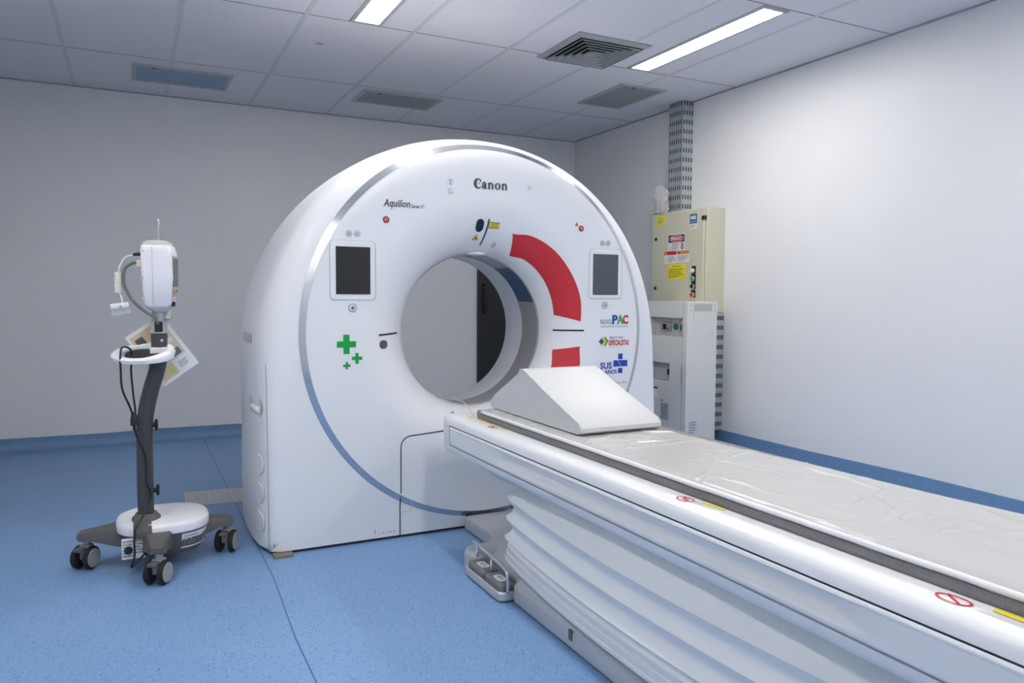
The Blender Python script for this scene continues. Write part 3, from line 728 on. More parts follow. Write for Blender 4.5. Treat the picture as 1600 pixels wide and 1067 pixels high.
# foot pedals
pd_tray = []
PX0, PX1, PY0, PY1 = 1.236, 1.325, 2.545, 2.90
Pp = rrect(PX0, PX1+.03, PY0, PY1, .03, 6)
def pr(z, k=0): cxm, cym = (PX0+PX1+.03)/2, (PY0+PY1)/2; return [(cxm+(x-cxm)*(1-k/.06), cym+(y-cym)*(1-k/.177), z) for x, y in Pp]
tr = obj('pedal_tray', loft([pr(.004, .006), pr(.010, 0), pr(.036, 0), pr(.042, .004), pr(.040, .010), pr(.022, .014)]), M_SILV, ta, True, 35)
obj('pedal_housing', loft([[(x, y, z) for x, y in rrect(1.268+i, 1.42, 2.875+i, 2.995-i*.3, .04, 5)] for z, i in ((.006, .0), (.07, .0), (.086, .010), (.090, .022))]), M_SILV, ta, True, 40)
for y0, y1 in ((2.560, 2.712), (2.724, 2.876)):
    p_ = obj('foot_pedal', xform(box(PX0+.012, PX1-.002, y0, y1, .030, .066, .010, 3), Matrix.Identity(4)), M_GREYP, ta, True, 40)
    ym = (y0+y1)/2; lb = obj('pedal_label', loft([[(x, y, z) for x, y in rrect(1.264, 1.302, ym-.036, ym+.036, .014, 4)] for z in (.065, .0668)]), M_PAPER, p_)
    mk = obj('pedal_symbol', join(([(1.277, ym-.018, .0672), (1.289, ym-.018, .0672), (1.289, ym-.011, .0672), (1.277, ym-.011, .0672)], [(0, 1, 2, 3)]), ([(1.272, ym+.002, .0672), (1.294, ym+.002, .0672), (1.294, ym+.006, .0672), (1.272, ym+.006, .0672)], [(0, 1, 2, 3)]), ([(1.276, ym+.011, .0672), (1.290, ym+.011, .0672), (1.283, ym+.021, .0672)], [(0, 1, 2)])), M_INK, p_)
    for k in (lb, mk): k.matrix_parent_inverse = Matrix.Identity(4)
obj('pedal_guard', tube(smooth_path([(1.300, 2.945, .118), (1.296, 2.91, .124), (1.288, 2.80, .124), (1.278, 2.64, .124), (1.272, 2.565, .120), (1.270, 2.545, .10), (1.270, 2.542, .04)], 6), .0065, 10), M_CHROME, ta, True)
obj('guard_post', tube([(1.292, 2.885, .03), (1.293, 2.885, .124)], .005, 8), M_CHROME, ta, True)
obj('guard_post', tube([(1.282, 2.718, .03), (1.283, 2.718, .124)], .005, 8), M_CHROME, ta, True)
# couch top that slides on the housing
obj('couch_top', loft([[(x, y, z) for x, z in ((1.347, .6465), (1.343, .655), (1.345, .668), (1.352, .6715), (1.868, .6715), (1.876, .668), (1.878, .655), (1.874, .6465))] for y in (.33, 3.0)]), M_PVC, ta)['label'] = 'dark grey sliding couch top'
obj('couch_end_roll', tube([(1.35, 3.0, .665), (1.87, 3.0, .665)], .017, 12), M_PVC, ta, True)
# wire clip near the bore
obj('cable_hook', tube(smooth_path([(1.352, 3.06, .647), (1.35, 3.10, .675), (1.342, 3.16, .70), (1.325, 3.20, .702)], 6), .0025, 6), M_SILV, ta, True)
obj('bolt_cap', cyl((1.300, 3.175, .6455), (0, 0, 1), .006, .008, 12), mat('brass', (.5, .35, .15), rough=.4, metal=.6), ta)
# stickers on the table edge
def td(name, P, m, z=.6475, label=None):
    o = obj(name, ([(x, y, z) for x, y in P[0]], P[1]), m, ta)
    if label: o['label'] = label
for y0, y1 in ((3.02, 3.10), (2.83, 2.95), (2.69, 2.74)): td('edge_label', rect2(1.327, 1.338, y0, y1), M_YEL, .6472, 'yellow stripe label on the table edge')
def noentry(y, s, dark):
    x = 1.31; V, F = ring2(0, 0, .82, 1); rx, ry = .019, s
    td('prohibition_sign', ([(x+a*rx, y+b*ry) for a, b in V], F), M_PRED, .6474, 'round red prohibition sign')
    td('prohibition_bar', ribbon2([(x-rx*.68, y-ry*.55), (x+rx*.68, y+ry*.55)], .005), M_PRED, .6474)
    if dark: td('prohibition_figure', poly2([(x-.006, y-ry*.6), (x+.01, y-ry*.2), (x+.006, y+ry*.6), (x-.010, y+ry*.1)]), M_INKG, .6473)
noentry(2.77, .028, True); noentry(1.563, .030, True); noentry(.825, .034, False)
td('edge_label', rect2(1.327, 1.338, 1.44, 1.52), M_YEL, .6474, 'yellow stripe label on the table edge')
td('edge_label', rect2(1.322, 1.338, .50, .765), M_YEL, .6474, 'long yellow warning label on the table edge'); td('label_print', poly2([(1.326, .69), (1.334, .695), (1.326, .71)]), M_INK, .6477)
td('label_print', merge2(*[rect2(1.300+.007*k, 1.302+.007*k, .50, .775-.01*k) for k in range(3)]), mat('print_pale', (.55, .55, .56)), .6472)
td('label_print', merge2(*[rect2(1.306+.008*k, 1.308+.008*k, 1.46, 1.535) for k in range(2)]), mat('print_pale', (.55, .55, .56)), .6472)
td('label_print', text2('AVISO', .0, .1, 0, 1), M_INK, .2) if 0 else None

# mattress
def mattress():
    ny, nx = 520, 110; V = []; F = []; y0, y1 = .34, 2.97
    def zof(x, y, t):
        p = Vector((x*5.0, y*5.0, 0)); 
        wv = noise.noise_vector(Vector((x*3, y*3, 1.7)))*.55
        a = noise.noise(p+wv); b = noise.noise(p*1.9+wv*1.5+Vector((9, 3, 1))); c = noise.noise(Vector((x*14+y*5, y*7-x*4, 4)))
        mk = max(0, min(1, .5+2.2*noise.noise(Vector((x*4.3, y*3.1, 8))))); mk2 = max(0, min(1, .35+2.2*noise.noise(Vector((x*5.3+4, y*4.1, 2)))))
        rd = max(0, 1-abs(a)*13)**1.5*.0048*mk+max(0, 1-abs(b)*12)**1.5*.0036*mk2+.0012*noise.noise(Vector((x*7, y*7, 5)))
        edge = min(1, min(t, 1-t)/.07); return .688+rd*edge-.009*(1-edge)**2
    for i in range(ny+1):
        y = y0+(y1-y0)*i/ny
        xa = 1.350+.0015*math.sin(y*31)+.001*math.sin(y*77); xb = 1.875-.062*max(0, (y-.8))+.004*math.sin(y*9)
        for j in range(nx+1):
            t = j/nx; t = t if 0 else (.5-.5*math.cos(PI*t))*.35+t*.65
            x = xa+(xb-xa)*t; V.append((x, y, zof(x, y, t)))
    def e(i, j): return i*(nx+1)+j
    for i in range(ny):
        for j in range(nx): F.append((e(i, j), e(i, j+1), e(i+1, j+1), e(i+1, j)))
    # skirt
    b0 = len(V); ringi = [e(0, j) for j in range(nx+1)]+[e(i, nx) for i in range(1, ny+1)]+[e(ny, j) for j in range(nx-1, -1, -1)]+[e(i, 0) for i in range(ny-1, 0, -1)]
    n = len(ringi)
    for lv, (dz, dx) in enumerate((( .0, -.004), (.672, -.003))):
        for k in ringi:
            x, y, z = V[k]; s = -1 if x < TX-.2 else (1 if x > TX+.02 else 0); near = abs(x-1.35) < .02
            V.append((x+s*(.004 if lv == 0 else .002), y, z-.006 if lv == 0 else .672+.002*math.sin(y*23)*(1 if near else 0)))
    for k in range(n):
        j = (k+1) % n; F.append((ringi[j], ringi[k], b0+k, b0+j)); F.append((b0+j, b0+k, b0+n+k, b0+n+j))
    return V, F
mt = obj('table_mattress', mattress(), M_SHEET, None, True, 60)
obj('piping', tube([(1.349+.001*math.sin(y*31), y, .6785) for y in [.345+(2.96-.345)*k/60 for k in range(61)]], .0068, 10), mat('piping_white', (.78, .78, .80), rough=.35), mt, True)
tag(mt, 'thin white mattress in a crinkled plastic cover on the patient table', 'mattress')

# wedge cushion
def wedge():
    prof = [(2.255, .692), (2.245, .705), (2.262, .728), (2.60, .893), (2.69, .925), (2.715, .932), (2.745, .925), (2.77, .905), (3.00, .752), (3.035, .712), (3.03, .697), (3.01, .690)]
    prof = [(2.262, .690), (2.246, .699), (2.246, .714), (2.262, .730), (2.50, .8135), (2.675, .880), (2.70, .887), (2.725, .882), (2.74, .866), (2.955, .755), (3.0, .722), (3.005, .705), (2.99, .690)]
    P = smooth_path(prof+[prof[0]], 4)[:-1] if 0 else [Vector(p) for p in prof]
    X0, X1 = 1.408, 1.765; rg = []
    cyy, czz = 2.68, .74
    for x, k in ((X0, .93), (X0+.004, .975), (X0+.012, 1.0), (X1-.012, 1.0), (X1-.004, .975), (X1, .93)):
        rg.append([(x, cyy+(p[0]-cyy)*(1-(1-k)*.25), .6925+(p[1]-.690)*(1-(1-k)*.3)) for p in prof])
    return loft(rg)
wt = thing('wedge_cushion', 'pale grey vinyl wedge cushion lying on the table mattress', 'cushion', (1.59, 2.65, .69))
obj('cushion', wedge(), M_WEDGE, wt, True, 40)
obj('piping', tube([(1.4085, y, z) for y, z in ((2.262, .731), (2.50, .8145), (2.675, .881), (2.70, .888), (2.725, .883))], .0022, 6), mat('wedge_piping', (.62, .63, .64), rough=.5), wt, True)

# ------------------------------------------------------------------ wheeled injector stand
IX, IY = .085, 3.645
inj = thing('contrast_injector_stand', 'wheeled injector stand with a curved dark grey column and white head', 'medical stand', (IX, IY, 0))
CENT = [(-.202, 3.667), (.071, 3.343), (.366, 3.637), (.093, 3.94)]
def caster(x, y, ang, lab=None):
    q = Matrix.Translation((x, y, 0)) @ Matrix.Rotation(ang, 4, 'Z')
    root = obj('caster', xform(join(box(-.022, .022, -.012, .030, .04, .105, .006, 2), cyl((0, .012, .10), (0, 0, 1), .016, .03, 16)), q), M_WHEEL, inj, True, 40)
    for s in (-1, 1):
        a, b = (.018, .040) if s > 0 else (-.040, -.018)
        w_ = obj('wheel', xform(cyl((a, 0, .05), (1, 0, 0), .05, .022, 32, .006), q), M_RUBBER, root, True, 40); w_.matrix_parent_inverse = Matrix.Identity(4)
        h_ = obj('wheel_cap', xform(cyl(((.0405 if s > 0 else -.0435), 0, .05), (1, 0, 0), .040, .003, 28, .001), q), M_WHEEL, root, True, 40); h_.matrix_parent_inverse = Matrix.Identity(4)
    br = obj('brake_lever', xform(box(-.018, .018, -.055, -.01, .085, .1, .005, 2), q), M_TAUPE, root, True, 40); br.matrix_parent_inverse = Matrix.Identity(4)
for (x, y), a in zip(CENT, (R(-35), R(-30), R(-25), R(40))): caster(x, y, a)
# legs
for (x, y) in CENT:
    dx, dy = x-IX, y-IY; L_ = math.hypot(dx, dy); d_ = Vector((dx/L_, dy/L_, 0)); n_ = Vector((-d_.y, d_.x, 0)); o_ = Vector((IX, IY, 0)); rg = []
    for s, wd, z0, z1 in ((.06, .075, .085, .178), (.16, .062, .10, .180), (L_-.03, .038, .125, .168), (L_+.015, .034, .128, .162), (L_+.028, .026, .134, .155)):
        c_ = o_+d_*s; rg.append([c_-n_*wd+Vector((0, 0, z0)), c_+n_*wd+Vector((0, 0, z0)), c_+n_*wd*.95+Vector((0, 0, z1-.012)), c_+n_*wd*.8+Vector((0, 0, z1)), c_-n_*wd*.8+Vector((0, 0, z1)), c_-n_*wd*.95+Vector((0, 0, z1-.012))])
    obj('leg', loft(rg), M_TAUPE, inj, True, 35)
# base: dark tub, white lid
def sup(cx, cy, a, b, n, z, N=56, egg=0): 
    P = []
    for k in range(N):
        t = 2*PI*k/N; c_, s_ = math.cos(t), math.sin(t); ex = math.copysign(abs(c_)**(2/n), c_)*a; ey = math.copysign(abs(s_)**(2/n), s_)*b
        P.append((cx+ex, cy+ey*(1-egg*ex/a), z))
    return P
BX, BY = .105, 3.645
obj('base_tub', loft([sup(BX, BY, a, b, 2.6, z) for a, b, z in ((.12, .12, .060), (.15, .145, .066), (.172, .165, .10), (.178, .172, .165))]), M_TAUPE, inj, True, 40)
obj('base_lid', loft([sup(BX, BY, a, b, 2.5, z) for a, b, z in ((.180, .174, .160), (.1865, .180, .164), (.1875, .181, .190), (.182, .176, .203), (.170, .164, .209), (.10, .10, .213), (.02, .02, .214))]), M_INJ, inj, True, 50)
def tub_pt(t, z, o=.003):
    c_, s_ = math.cos(R(t)), math.sin(R(t)); a_ = interp([(.066, .15), (.10, .172), (.165, .178)], z)+o; b_ = interp([(.066, .145), (.10, .165), (.165, .172)], z)+o
    return (BX+math.copysign(abs(c_)**(2/2.6), c_)*a_, BY+math.copysign(abs(s_)**(2/2.6), s_)*b_, z)
def tub_label(name, u0, u1, v0, v1, m, o, n=8):
    tt = [-74+(u0+(u1-u0)*k/n)*60 for k in range(n+1)]; V = [tub_pt(t, .088+v*.066, o) for t in tt for v in (v0, v1)]
    return obj(name, (V, [(2*k, 2*k+2, 2*k+3, 2*k+1) for k in range(n)]), m, inj)
tub_label('rating_label', 0, 1, 0, 1, M_PAPER, .0025)['label'] = 'white rating label on the base'
for u0, u1, v0, v1 in ((.05, .45, .78, .84), (.05, .5, .62, .66), (.05, .5, .12, .16), (.05, .07, .12, .66), (.48, .5, .12, .66), (.12, .4, .44, .5), (.12, .36, .28, .34), (.6, .72, .25, .5), (.78, .9, .25, .5), (.6, .92, .7, .76)): tub_label('label_print', u0, u1, v0, v1, M_INKG, .0033, 3)
obj('socket_panel', box(-.06, .03, 3.4785, 3.49, .075, .160), M_PAPER, inj)['label'] = 'white socket panel with a black connector'
V, F = text_lines2(-.055, .025, .082, .155, 6, 5); obj('label_print', ([(p[0], 3.478, p[1]) for p in V], F), M_INKG, inj)
obj('power_socket', cyl((-.035, 3.4785, .115), (0, -1, 0), .016, .014, 16), M_BLACK, inj)
obj('column_collar', xform(lathe([(.058, 0), (.056, .012), (.046, .022), (.042, .03)], 28), Matrix.Translation((.037, 3.58, .209))), M_TAUPE, inj, True, 40)
# base front strap
obj('base_strap', loft([[(x, y, z) for x in (-.015+.0, .055)] + [(x, y+.012, z-.004) for x in (.055, -.015)] for y, z in ((3.56, .2155), (3.50, .212), (3.468, .204), (3.460, .185), (3.462, .16))]), M_TAUPE, inj, True, 40)
col = smooth_path([(.036, 3.58, .225), (.036, 3.58, .40), (.038, 3.58, .60), (.046, 3.58, .68), (.066, 3.58, .77), (.090, 3.58, .85), (.102, 3.58, .92), (.103, 3.58, 1.03)], 8)
obj('column', tube(col, .0325, 24), M_DGREY, inj, True, 60)
for z in (.62, .335):
    obj('cable_clip', xform(lathe([(.010, 0), (.010, .012), (.022, .014), (.026, .02), (.022, .026)], 16), Matrix.Translation((.064, 3.57, z)) @ Matrix.Rotation(R(90), 4, 'Y')), M_BLACK, inj, True, 40)
obj('column_bolt', cyl((.112, 3.548, .985), (0, -1, 0), .006, .004, 12), M_CHROME, inj)
obj('column_sleeve', tube([(.103, 3.58, 1.015), (.103, 3.58, 1.062)], .0335, 24), mat('sleeve', (.50, .50, .49), rough=.35, metal=.4), inj, True, 60)
obj('sleeve_insert', box(.085, .117, 3.544, 3.56, 1.02, 1.065, .004), M_BLACK, inj)
V, F = poly2(disc2(0, 0, .006, 10)); obj('sleeve_label', ([(.127+.0*p[0], 3.556+p[0], 1.04+p[1]*1.6) for p in V], F), M_PAPER, inj)
obj('head_knuckle', join(tube([(.105, 3.58, 1.055), (.11, 3.58, 1.10), (.112, 3.58, 1.14)], [.030, .034, .028], 16), tube([(.135, 3.55, 1.075), (.142, 3.555, 1.10), (.130, 3.56, 1.125)], .014, 10)), mat('knuckle', (.45, .45, .44), rough=.35, metal=.35), inj, True, 50)
# head (screen looks to the right and slightly to the camera)
HM = Matrix.Translation((.108, 3.575, 0)) @ Matrix.Rotation(R(-14), 4, 'Z')
def hsec(z, x0, x1, dy, r=.018): return [(x, y, z) for x, y in rrect(x0, x1, -dy, dy, r, 4)]
head = loft([hsec(1.128, -.042, .048, .052), hsec(1.138, -.050, .056, .058), hsec(1.25, -.0585, .066, .066), hsec(1.36, -.060, .063, .066), hsec(1.385, -.058, .055, .064), hsec(1.388, -.056, .052, .062)])
obj('head', xform(head, HM), M_INJ, inj, True, 35)
obj('head_cap', xform(loft([hsec(1.388, -.054, .050, .060), hsec(1.400, -.052, .048, .058), hsec(1.408, -.040, .034, .046), hsec(1.410, -.030, .024, .036)]), HM), mat('cap_grey', (.56, .56, .54), rough=.4), inj, True, 35)
obj('head_skirt', xform(loft([hsec(1.104, -.018, .034, .034, .012), hsec(1.118, -.036, .046, .050), hsec(1.129, -.044, .050, .054)]), HM), mat('skirt', (.50, .53, .60), rough=.4), inj, True, 35)
obj('head_seam', xform(box(-.012, -.0105, -.0672, -.064, 1.14, 1.38), HM), mat('seam_grey', (.45, .46, .5)), inj)
def hx(z): return interp([(1.138, .056), (1.25, .066), (1.36, .063), (1.385, .055)], z)
obj('display_frame', xform(loft([[(hx(z)+o, y, z) for y, z in ((-.050, 1.175), (.050, 1.175), (.050, 1.345), (-.050, 1.345))] for o in (-.004, .004)]), HM), mat('frame_grey', (.45, .46, .45), rough=.5), inj)
obj('display_glass', xform(([(hx(z)+.0048, y, z) for y, z in ((-.046, 1.215), (.046, 1.215), (.046, 1.335), (-.046, 1.335))], [(0, 1, 2, 3)]), HM), mat('inj_screen', (.10, .12, .12), rough=.2), inj)
obj('control_key', xform(box(.066, .0705, -.04, -.02, 1.188, 1.203), HM), M_ORANGE, inj); obj('control_key', xform(box(.066, .0705, -.012, .012, 1.188, 1.203), HM), M_GREEN, inj)
obj('brand_print', xform(([(hx(z)+.0015, y, z) for y, z in ((-.052, 1.155), (-.02, 1.155), (-.02, 1.161), (-.052, 1.161))], [(0, 1, 2, 3)]), HM), mat('soft_red', (.6, .25, .22)), inj)
obj('side_knob', xform(cyl((.050, -.03, 1.140), (1, 0, 0), .010, .018, 14), HM), M_BLACK, inj)
for x, z in ((-.047, 1.362), (-.05, 1.25), (-.05, 1.165)): obj('screw', xform(cyl((x, -.0655, z), (0, -1, 0), .0045, .0015, 10), HM), mat('screw_grey', (.5, .5, .54)), inj)
obj('hanger_rod', tube([(.108, 3.575, 1.405), (.109, 3.575, 1.475), (.112, 3.575, 1.482), (.112, 3.575, 1.492), (.107, 3.575, 1.500)], .0048, 8), M_SILV, inj, True)
# cable tray ring
ring = []
for k in range(48):
    t = 2*PI*k/48; x = math.cos(t); y = math.sin(t); ring.append((.035+.100*x+.012*max(0, x), 3.545+.090*y, .930+.006*x+.024*y))
V = []; F = []; n = 48
for k in range(48):
    t = 2*PI*k/48; d = Vector((math.cos(t), math.sin(t), 0)); c_ = Vector(ring[k]); up_ = .012+.008*max(0, math.cos(t)); 
    for a, b in ((-.017, .3), (-.012, 1), (.010, 1), (.018, .2), (.012, -1), (-.012, -1)): V.append(c_+d*a+Vector((0, 0, up_*b)))
for k in range(48):
    for j in range(6): q = (k+1) % 48; F.append((k*6+j, k*6+(j+1) % 6, q*6+(j+1) % 6, q*6+j))
obj('cable_ring', (V, F), M_INJ, inj, True, 60)
obj('ring_mount', box(.065, .145, 3.545, 3.61, .925, .955, .006), M_INJ, inj)
obj('ring_mat', loft([[(.045+.075*math.cos(2*PI*k/24), 3.545+.062*math.sin(2*PI*k/24), z+.016*math.sin(2*PI*k/24)) for k in range(24)] for z in (.920, .930)]), M_BLACK, inj)
# instruction card hanging behind the column
cdq = Matrix.Translation((.118, 3.635, .935)) @ Matrix.Rotation(R(8), 4, 'Z') @ Matrix.Rotation(R(-35), 4, 'Y')
def card(x0, x1, z0, z1, y0, y1): return xform(box(x0, x1, y0, y1, z0, z1), cdq)
ic = obj('instruction_card', card(-.088, .088, -.134, .134, 0, .0015), M_PAPER); tag(ic, 'tilted white and tan instruction card hanging behind the stand column', 'card')
def cdo(name, x0, x1, z0, z1, m, k=1):
    obj(name, xform(([(x0, -.0004*k, z0), (x1, -.0004*k, z0), (x1, -.0004*k, z1), (x0, -.0004*k, z1)], [(0, 1, 2, 3)]), cdq), m, ic)
cdo('card_field', -.078, .072, -.062, .118, M_TAN); cdo('card_field', -.078, .0, -.118, -.062, M_TAN)
for x0, x1, z0, z1, m in ((-.066, -.030, .065, .100, M_INKP), (-.048, -.034, .068, .085, M_PGREEN), (.030, .062, .01, .055, M_PAPER), (.034, .058, .035, .042, M_PGREEN), (.012, .060, -.052, -.02, mat('card_blue', (.10, .17, .24))), (-.07, -.05, .02, .04, M_PAPER), (-.03, -.012, -.105, -.085, mat('card_lime', (.5, .65, .1))), (.05, .066, .095, .112, M_BLUE), (-.07, -.055, -.03, -.012, M_PAPER)): cdo('card_picture', x0, x1, z0, z1, m, 2)
for z in (.058, .0, -.060): cdo('card_line', -.078, .072, z, z+.0018, M_PAPER, 1.6)
for k in range(4): cdo('card_print', .016, .062-.01*(k % 2), -.082-.008*k, -.079-.008*k, M_INKG, 2)
# grey hose, hand switch with coiled cord, power cord
obj('plug_cream', xform(box(-.086, -.060, -.016, .016, 1.295, 1.330, .005), HM), M_CREAM, inj, True, 40)
obj('plug_black', xform(tube([(-.060, 0, 1.352), (-.092, 0, 1.350), (-.10, 0, 1.347)], [.008, .007, .005], 10), HM), M_BLACK, inj, True)
hp = lambda x, y, z: tuple(HM @ Vector((x, y, z)))
obj('grey_hose', tube(smooth_path([hp(-.084, 0, 1.314), hp(-.105, 0, 1.312), hp(-.135, 0, 1.285), hp(-.135, -.01, 1.22), hp(-.10, -.03, 1.155), hp(-.045, -.04, 1.105), (.085, 3.535, 1.085), (.098, 3.542, 1.055)], 8), .0065, 10), M_CABLE, inj, True)
hs_ = thing('hand_switch', 'white hand switch hanging on a coiled ivory cord from the stand head', 'switch', (-.037, 3.57, 1.10))
cc = smooth_path([hp(-.10, 0, 1.347), (-.020, 3.60, 1.335), (-.040, 3.60, 1.300), (-.046, 3.60, 1.275)], 6)
coil = [(-.048+.0115*math.cos(k*.785), 3.60+.0115*math.sin(k*.785), 1.272-.085*k/(8*13)) for k in range(8*13+1)]
cc += [Vector(p) for p in coil]+smooth_path([(-.046, 3.60, 1.185), (-.036, 3.59, 1.165), (-.034, 3.585, 1.140)], 5)
obj('coiled_cord', tube(cc, .0036, 6), M_IVORY, hs_, True)
qs = Matrix.Translation((-.044, 3.58, 1.128)) @ Matrix.Rotation(R(-8), 4, 'Y')
obj('switch_body', xform(box(-.036, .036, -.012, .012, -.009, .016, .006, 2), qs), M_INJ, hs_, True, 40)
obj('switch_tag', xform(box(-.036, .036, -.004, -.003, -.034, -.009), qs), mat('tag_clear', (.62, .64, .70), rough=.3, alpha=.6), hs_)
obj('switch_symbol', xform(ribbon_3 if 0 else ([(-.003, -.0125, -.004), (.009, -.0125, -.004), (.003, -.0125, .008)], [(0, 1, 2)]), qs), M_INKG, hs_)
pc_ = inj
obj('power_cord', tube(smooth_path([(-.004, 3.50, .672), (-.018, 3.49, .72), (-.042, 3.48, .79), (-.046, 3.475, .87), (-.046, 3.475, .93), (-.038, 3.49, .962), (-.012, 3.52, .955), (-.004, 3.535, .925), (-.008, 3.53, .86), (-.002, 3.525, .76), (.004, 3.518, .69), (.000, 3.515, .62), (.018, 3.525, .55), (.036, 3.535, .50), (.040, 3.537, .44), (.040, 3.537, .38), (.052, 3.538, .34), (.052, 3.537, .30), (.020, 3.50, .24), (-.006, 3.45, .212), (-.012, 3.44, .16), (-.012, 3.435, .10), (-.025, 3.43, .055), (.0, 3.44, .075), (.03, 3.46, .10)], 6), .0042, 8), M_BLACK, pc_, True)
obj('power_plug', join(tube([(-.004, 3.50, .69), (.0, 3.50, .66), (.002, 3.50, .635)], [.007, .016, .018], 12), tube([(-.006, 3.50, .635), (-.005, 3.50, .612)], .0022, 6), tube([(.010, 3.50, .635), (.011, 3.50, .612)], .0022, 6)), M_BLACK, pc_, True, 50)
obj('inlet_plug', tube([(.025, 3.455, .098), (.055, 3.478, .108)], [.009, .014], 12), M_BLACK, pc_, True)

# ------------------------------------------------------------------ electrical cabinets on the right wall
eb = thing('control_panel_box', 'beige steel electrical box with warning stickers mounted on the right wall', 'electrical box', (3.92, 4.73, 1.06))
EX, EY0, EY1, EZ0, EZ1 = 3.826, 4.41, 5.05, 1.058, 1.85
obj('enclosure', box(EX+.022, XR-.001, EY0, EY1, EZ0, EZ1, .004), M_BEIGE, eb)
obj('door', box(EX, EX+.020, EY0+.012, EY1-.004, EZ0+.006, EZ1-.006, .005), M_BEIGE, eb)
obj('hinge', box(EX-.006, EX+.024, EY0+.004, EY0+.03, 1.755, 1.785), M_BLACK, eb)
for z in (1.644, 1.248): obj('lock', cyl((EX, 4.99, z), (-1, 0, 0), .014, .008, 16, .002), M_BLACK, eb)
def ebd(name, Y0, Y1, z0, z1, m, o=.0008, label=None):
    q = obj(name, ([(EX-o, y, z) for y, z in ((Y0, z0), (Y0, z1), (Y1, z1), (Y1, z0))], [(0, 1, 2, 3)]), m, eb)
    if label: q['label'] = label
    return q
def ebt(name, s, Y0, Y1, z0, z1, m, o=.0016, off=0):   # text reads from far (large Y) to near (small Y)
    V, F = text2(s, 0, 1, 0, 1, 0, off) if s else text_lines2(0, 1, 0, 1, 5, int(Y0*100))
    obj(name, ([(EX-o, Y1-(Y1-Y0)*p[0], z0+(z1-z0)*p[1]) for p in V], F), m, eb)
ebd('sticker', 4.88, 4.982, 1.755, 1.828, M_YEL, label='small yellow sticker'); ebt('sticker_print', 'ATENÇÃO', 4.905, 4.96, 1.80, 1.813, M_INK); ebt('sticker_print', '', 4.895, 4.97, 1.765, 1.795, M_INKG)
ebd('sticker', 4.497, 4.58, 1.735, 1.807, mat('sticker_blue', (.02, .12, .34)), label='blue maker sticker'); ebt('sticker_print', 'MB', 4.508, 4.57, 1.765, 1.795, M_PAPER, .0016, .04); ebt('sticker_print', 'ENGENHARIA', 4.503, 4.575, 1.745, 1.753, M_PAPER)
ebd('sticker', 4.497, 4.58, 1.694, 1.735, M_PAPER); ebt('sticker_print', '', 4.503, 4.575, 1.70, 1.73, M_INKG)
ebd('sticker', 4.632, 4.838, 1.533, 1.669, M_PAPER, label='white danger sticker with black band'); ebd('sticker_band', 4.637, 4.833, 1.605, 1.664, M_INK, .0012)
V, F = poly2(disc2(0, 0, 1, 28)); obj('sticker_oval', ([(EX-.0016, 4.735+p[0]*.085, 1.634+p[1]*.025) for p in V], F), M_PAPER, eb); obj('sticker_oval', ([(EX-.0020, 4.735+p[0]*.081, 1.634+p[1]*.022) for p in V], F), M_PRED, eb)
ebt('sticker_print', 'PERIGO', 4.672, 4.798, 1.622, 1.647, M_PAPER, .0026, .03)
ebt('sticker_print', '', 4.70, 4.785, 1.543, 1.60, M_INKG); V, F = ring2(0, 0, .75, 1, 20); obj('sticker_sign', ([(EX-.0016, 4.663+p[0]*.021, 1.572+p[1]*.026) for p in V], F), M_PRED, eb); ebd('sticker_sign', 4.657, 4.668, 1.555, 1.590, M_INK, .0018)
V, F = ribbon2([(0, -1), (1, -1), (.5, 1), (0, -1)], .2); obj('sticker_sign', ([(EX-.0016, 4.815-p[0]*.025, 1.562+p[1]*.015) for p in V], F), M_INKG, eb)
ebd('sticker', 4.73, 4.882, 1.442, 1.538, M_PAPER, label='white sticker with red heading'); ebd('sticker_band', 4.732, 4.88, 1.508, 1.536, M_PRED, .0012); ebt('sticker_print', 'PERIGO', 4.74, 4.83, 1.515, 1.529, M_INK); ebt('sticker_print', '', 4.74, 4.835, 1.45, 1.50, M_INKG)
for z in (1.512, 1.46):
    obj('sticker_sign', ([(EX-.0018, 4.872-p*.03, z+q) for p, q in ((0, 0), (1, 0), (.5, .022))], [(0, 1, 2)]), M_YEL, eb)
ebd('sticker', 4.577, 4.722, 1.447, 1.538, M_PAPER, label='white sticker with orange heading'); ebd('sticker_band', 4.579, 4.72, 1.510, 1.536, M_ORANGE, .0012); ebt('sticker_print', 'ATENÇÃO', 4.586, 4.675, 1.516, 1.529, M_INK); ebt('sticker_print', '', 4.586, 4.71, 1.455, 1.503, M_INKG); obj('sticker_sign', ([(EX-.0018, 4.712-p*.026, 1.514+q) for p, q in ((0, 0), (1, 0), (.5, .02))], [(0, 1, 2)]), M_INK, eb)
ebd('sticker', 4.618, 4.831, 1.316, 1.436, M_YEL, label='large yellow notice sticker'); ebt('sticker_print', 'ADVERTÊNCIA', 4.67, 4.78, 1.412, 1.424, M_INK); ebt('sticker_print', '', 4.628, 4.82, 1.33, 1.40, mat('ink_brown', (.3, .25, .05)))
for z, m in ((1.382, M_PAPER), (1.322, M_PGREEN), (1.264, M_BLACK), (1.200, M_PRED)):
    obj('switch_plate', box(EX-.004, EX-.0005, 4.497, 4.546, z-.026, z+.032, .002, 1), M_BLACK, eb)
    obj('push_button', cyl((EX-.004, 4.521, z-.004), (-1, 0, 0), .020, .012, 20, .004), M_CHROME, eb, True, 40); obj('push_button_cap', cyl((EX-.016, 4.521, z-.004), (-1, 0, 0), .0155, .012, 20, .004), m, eb, True, 40)

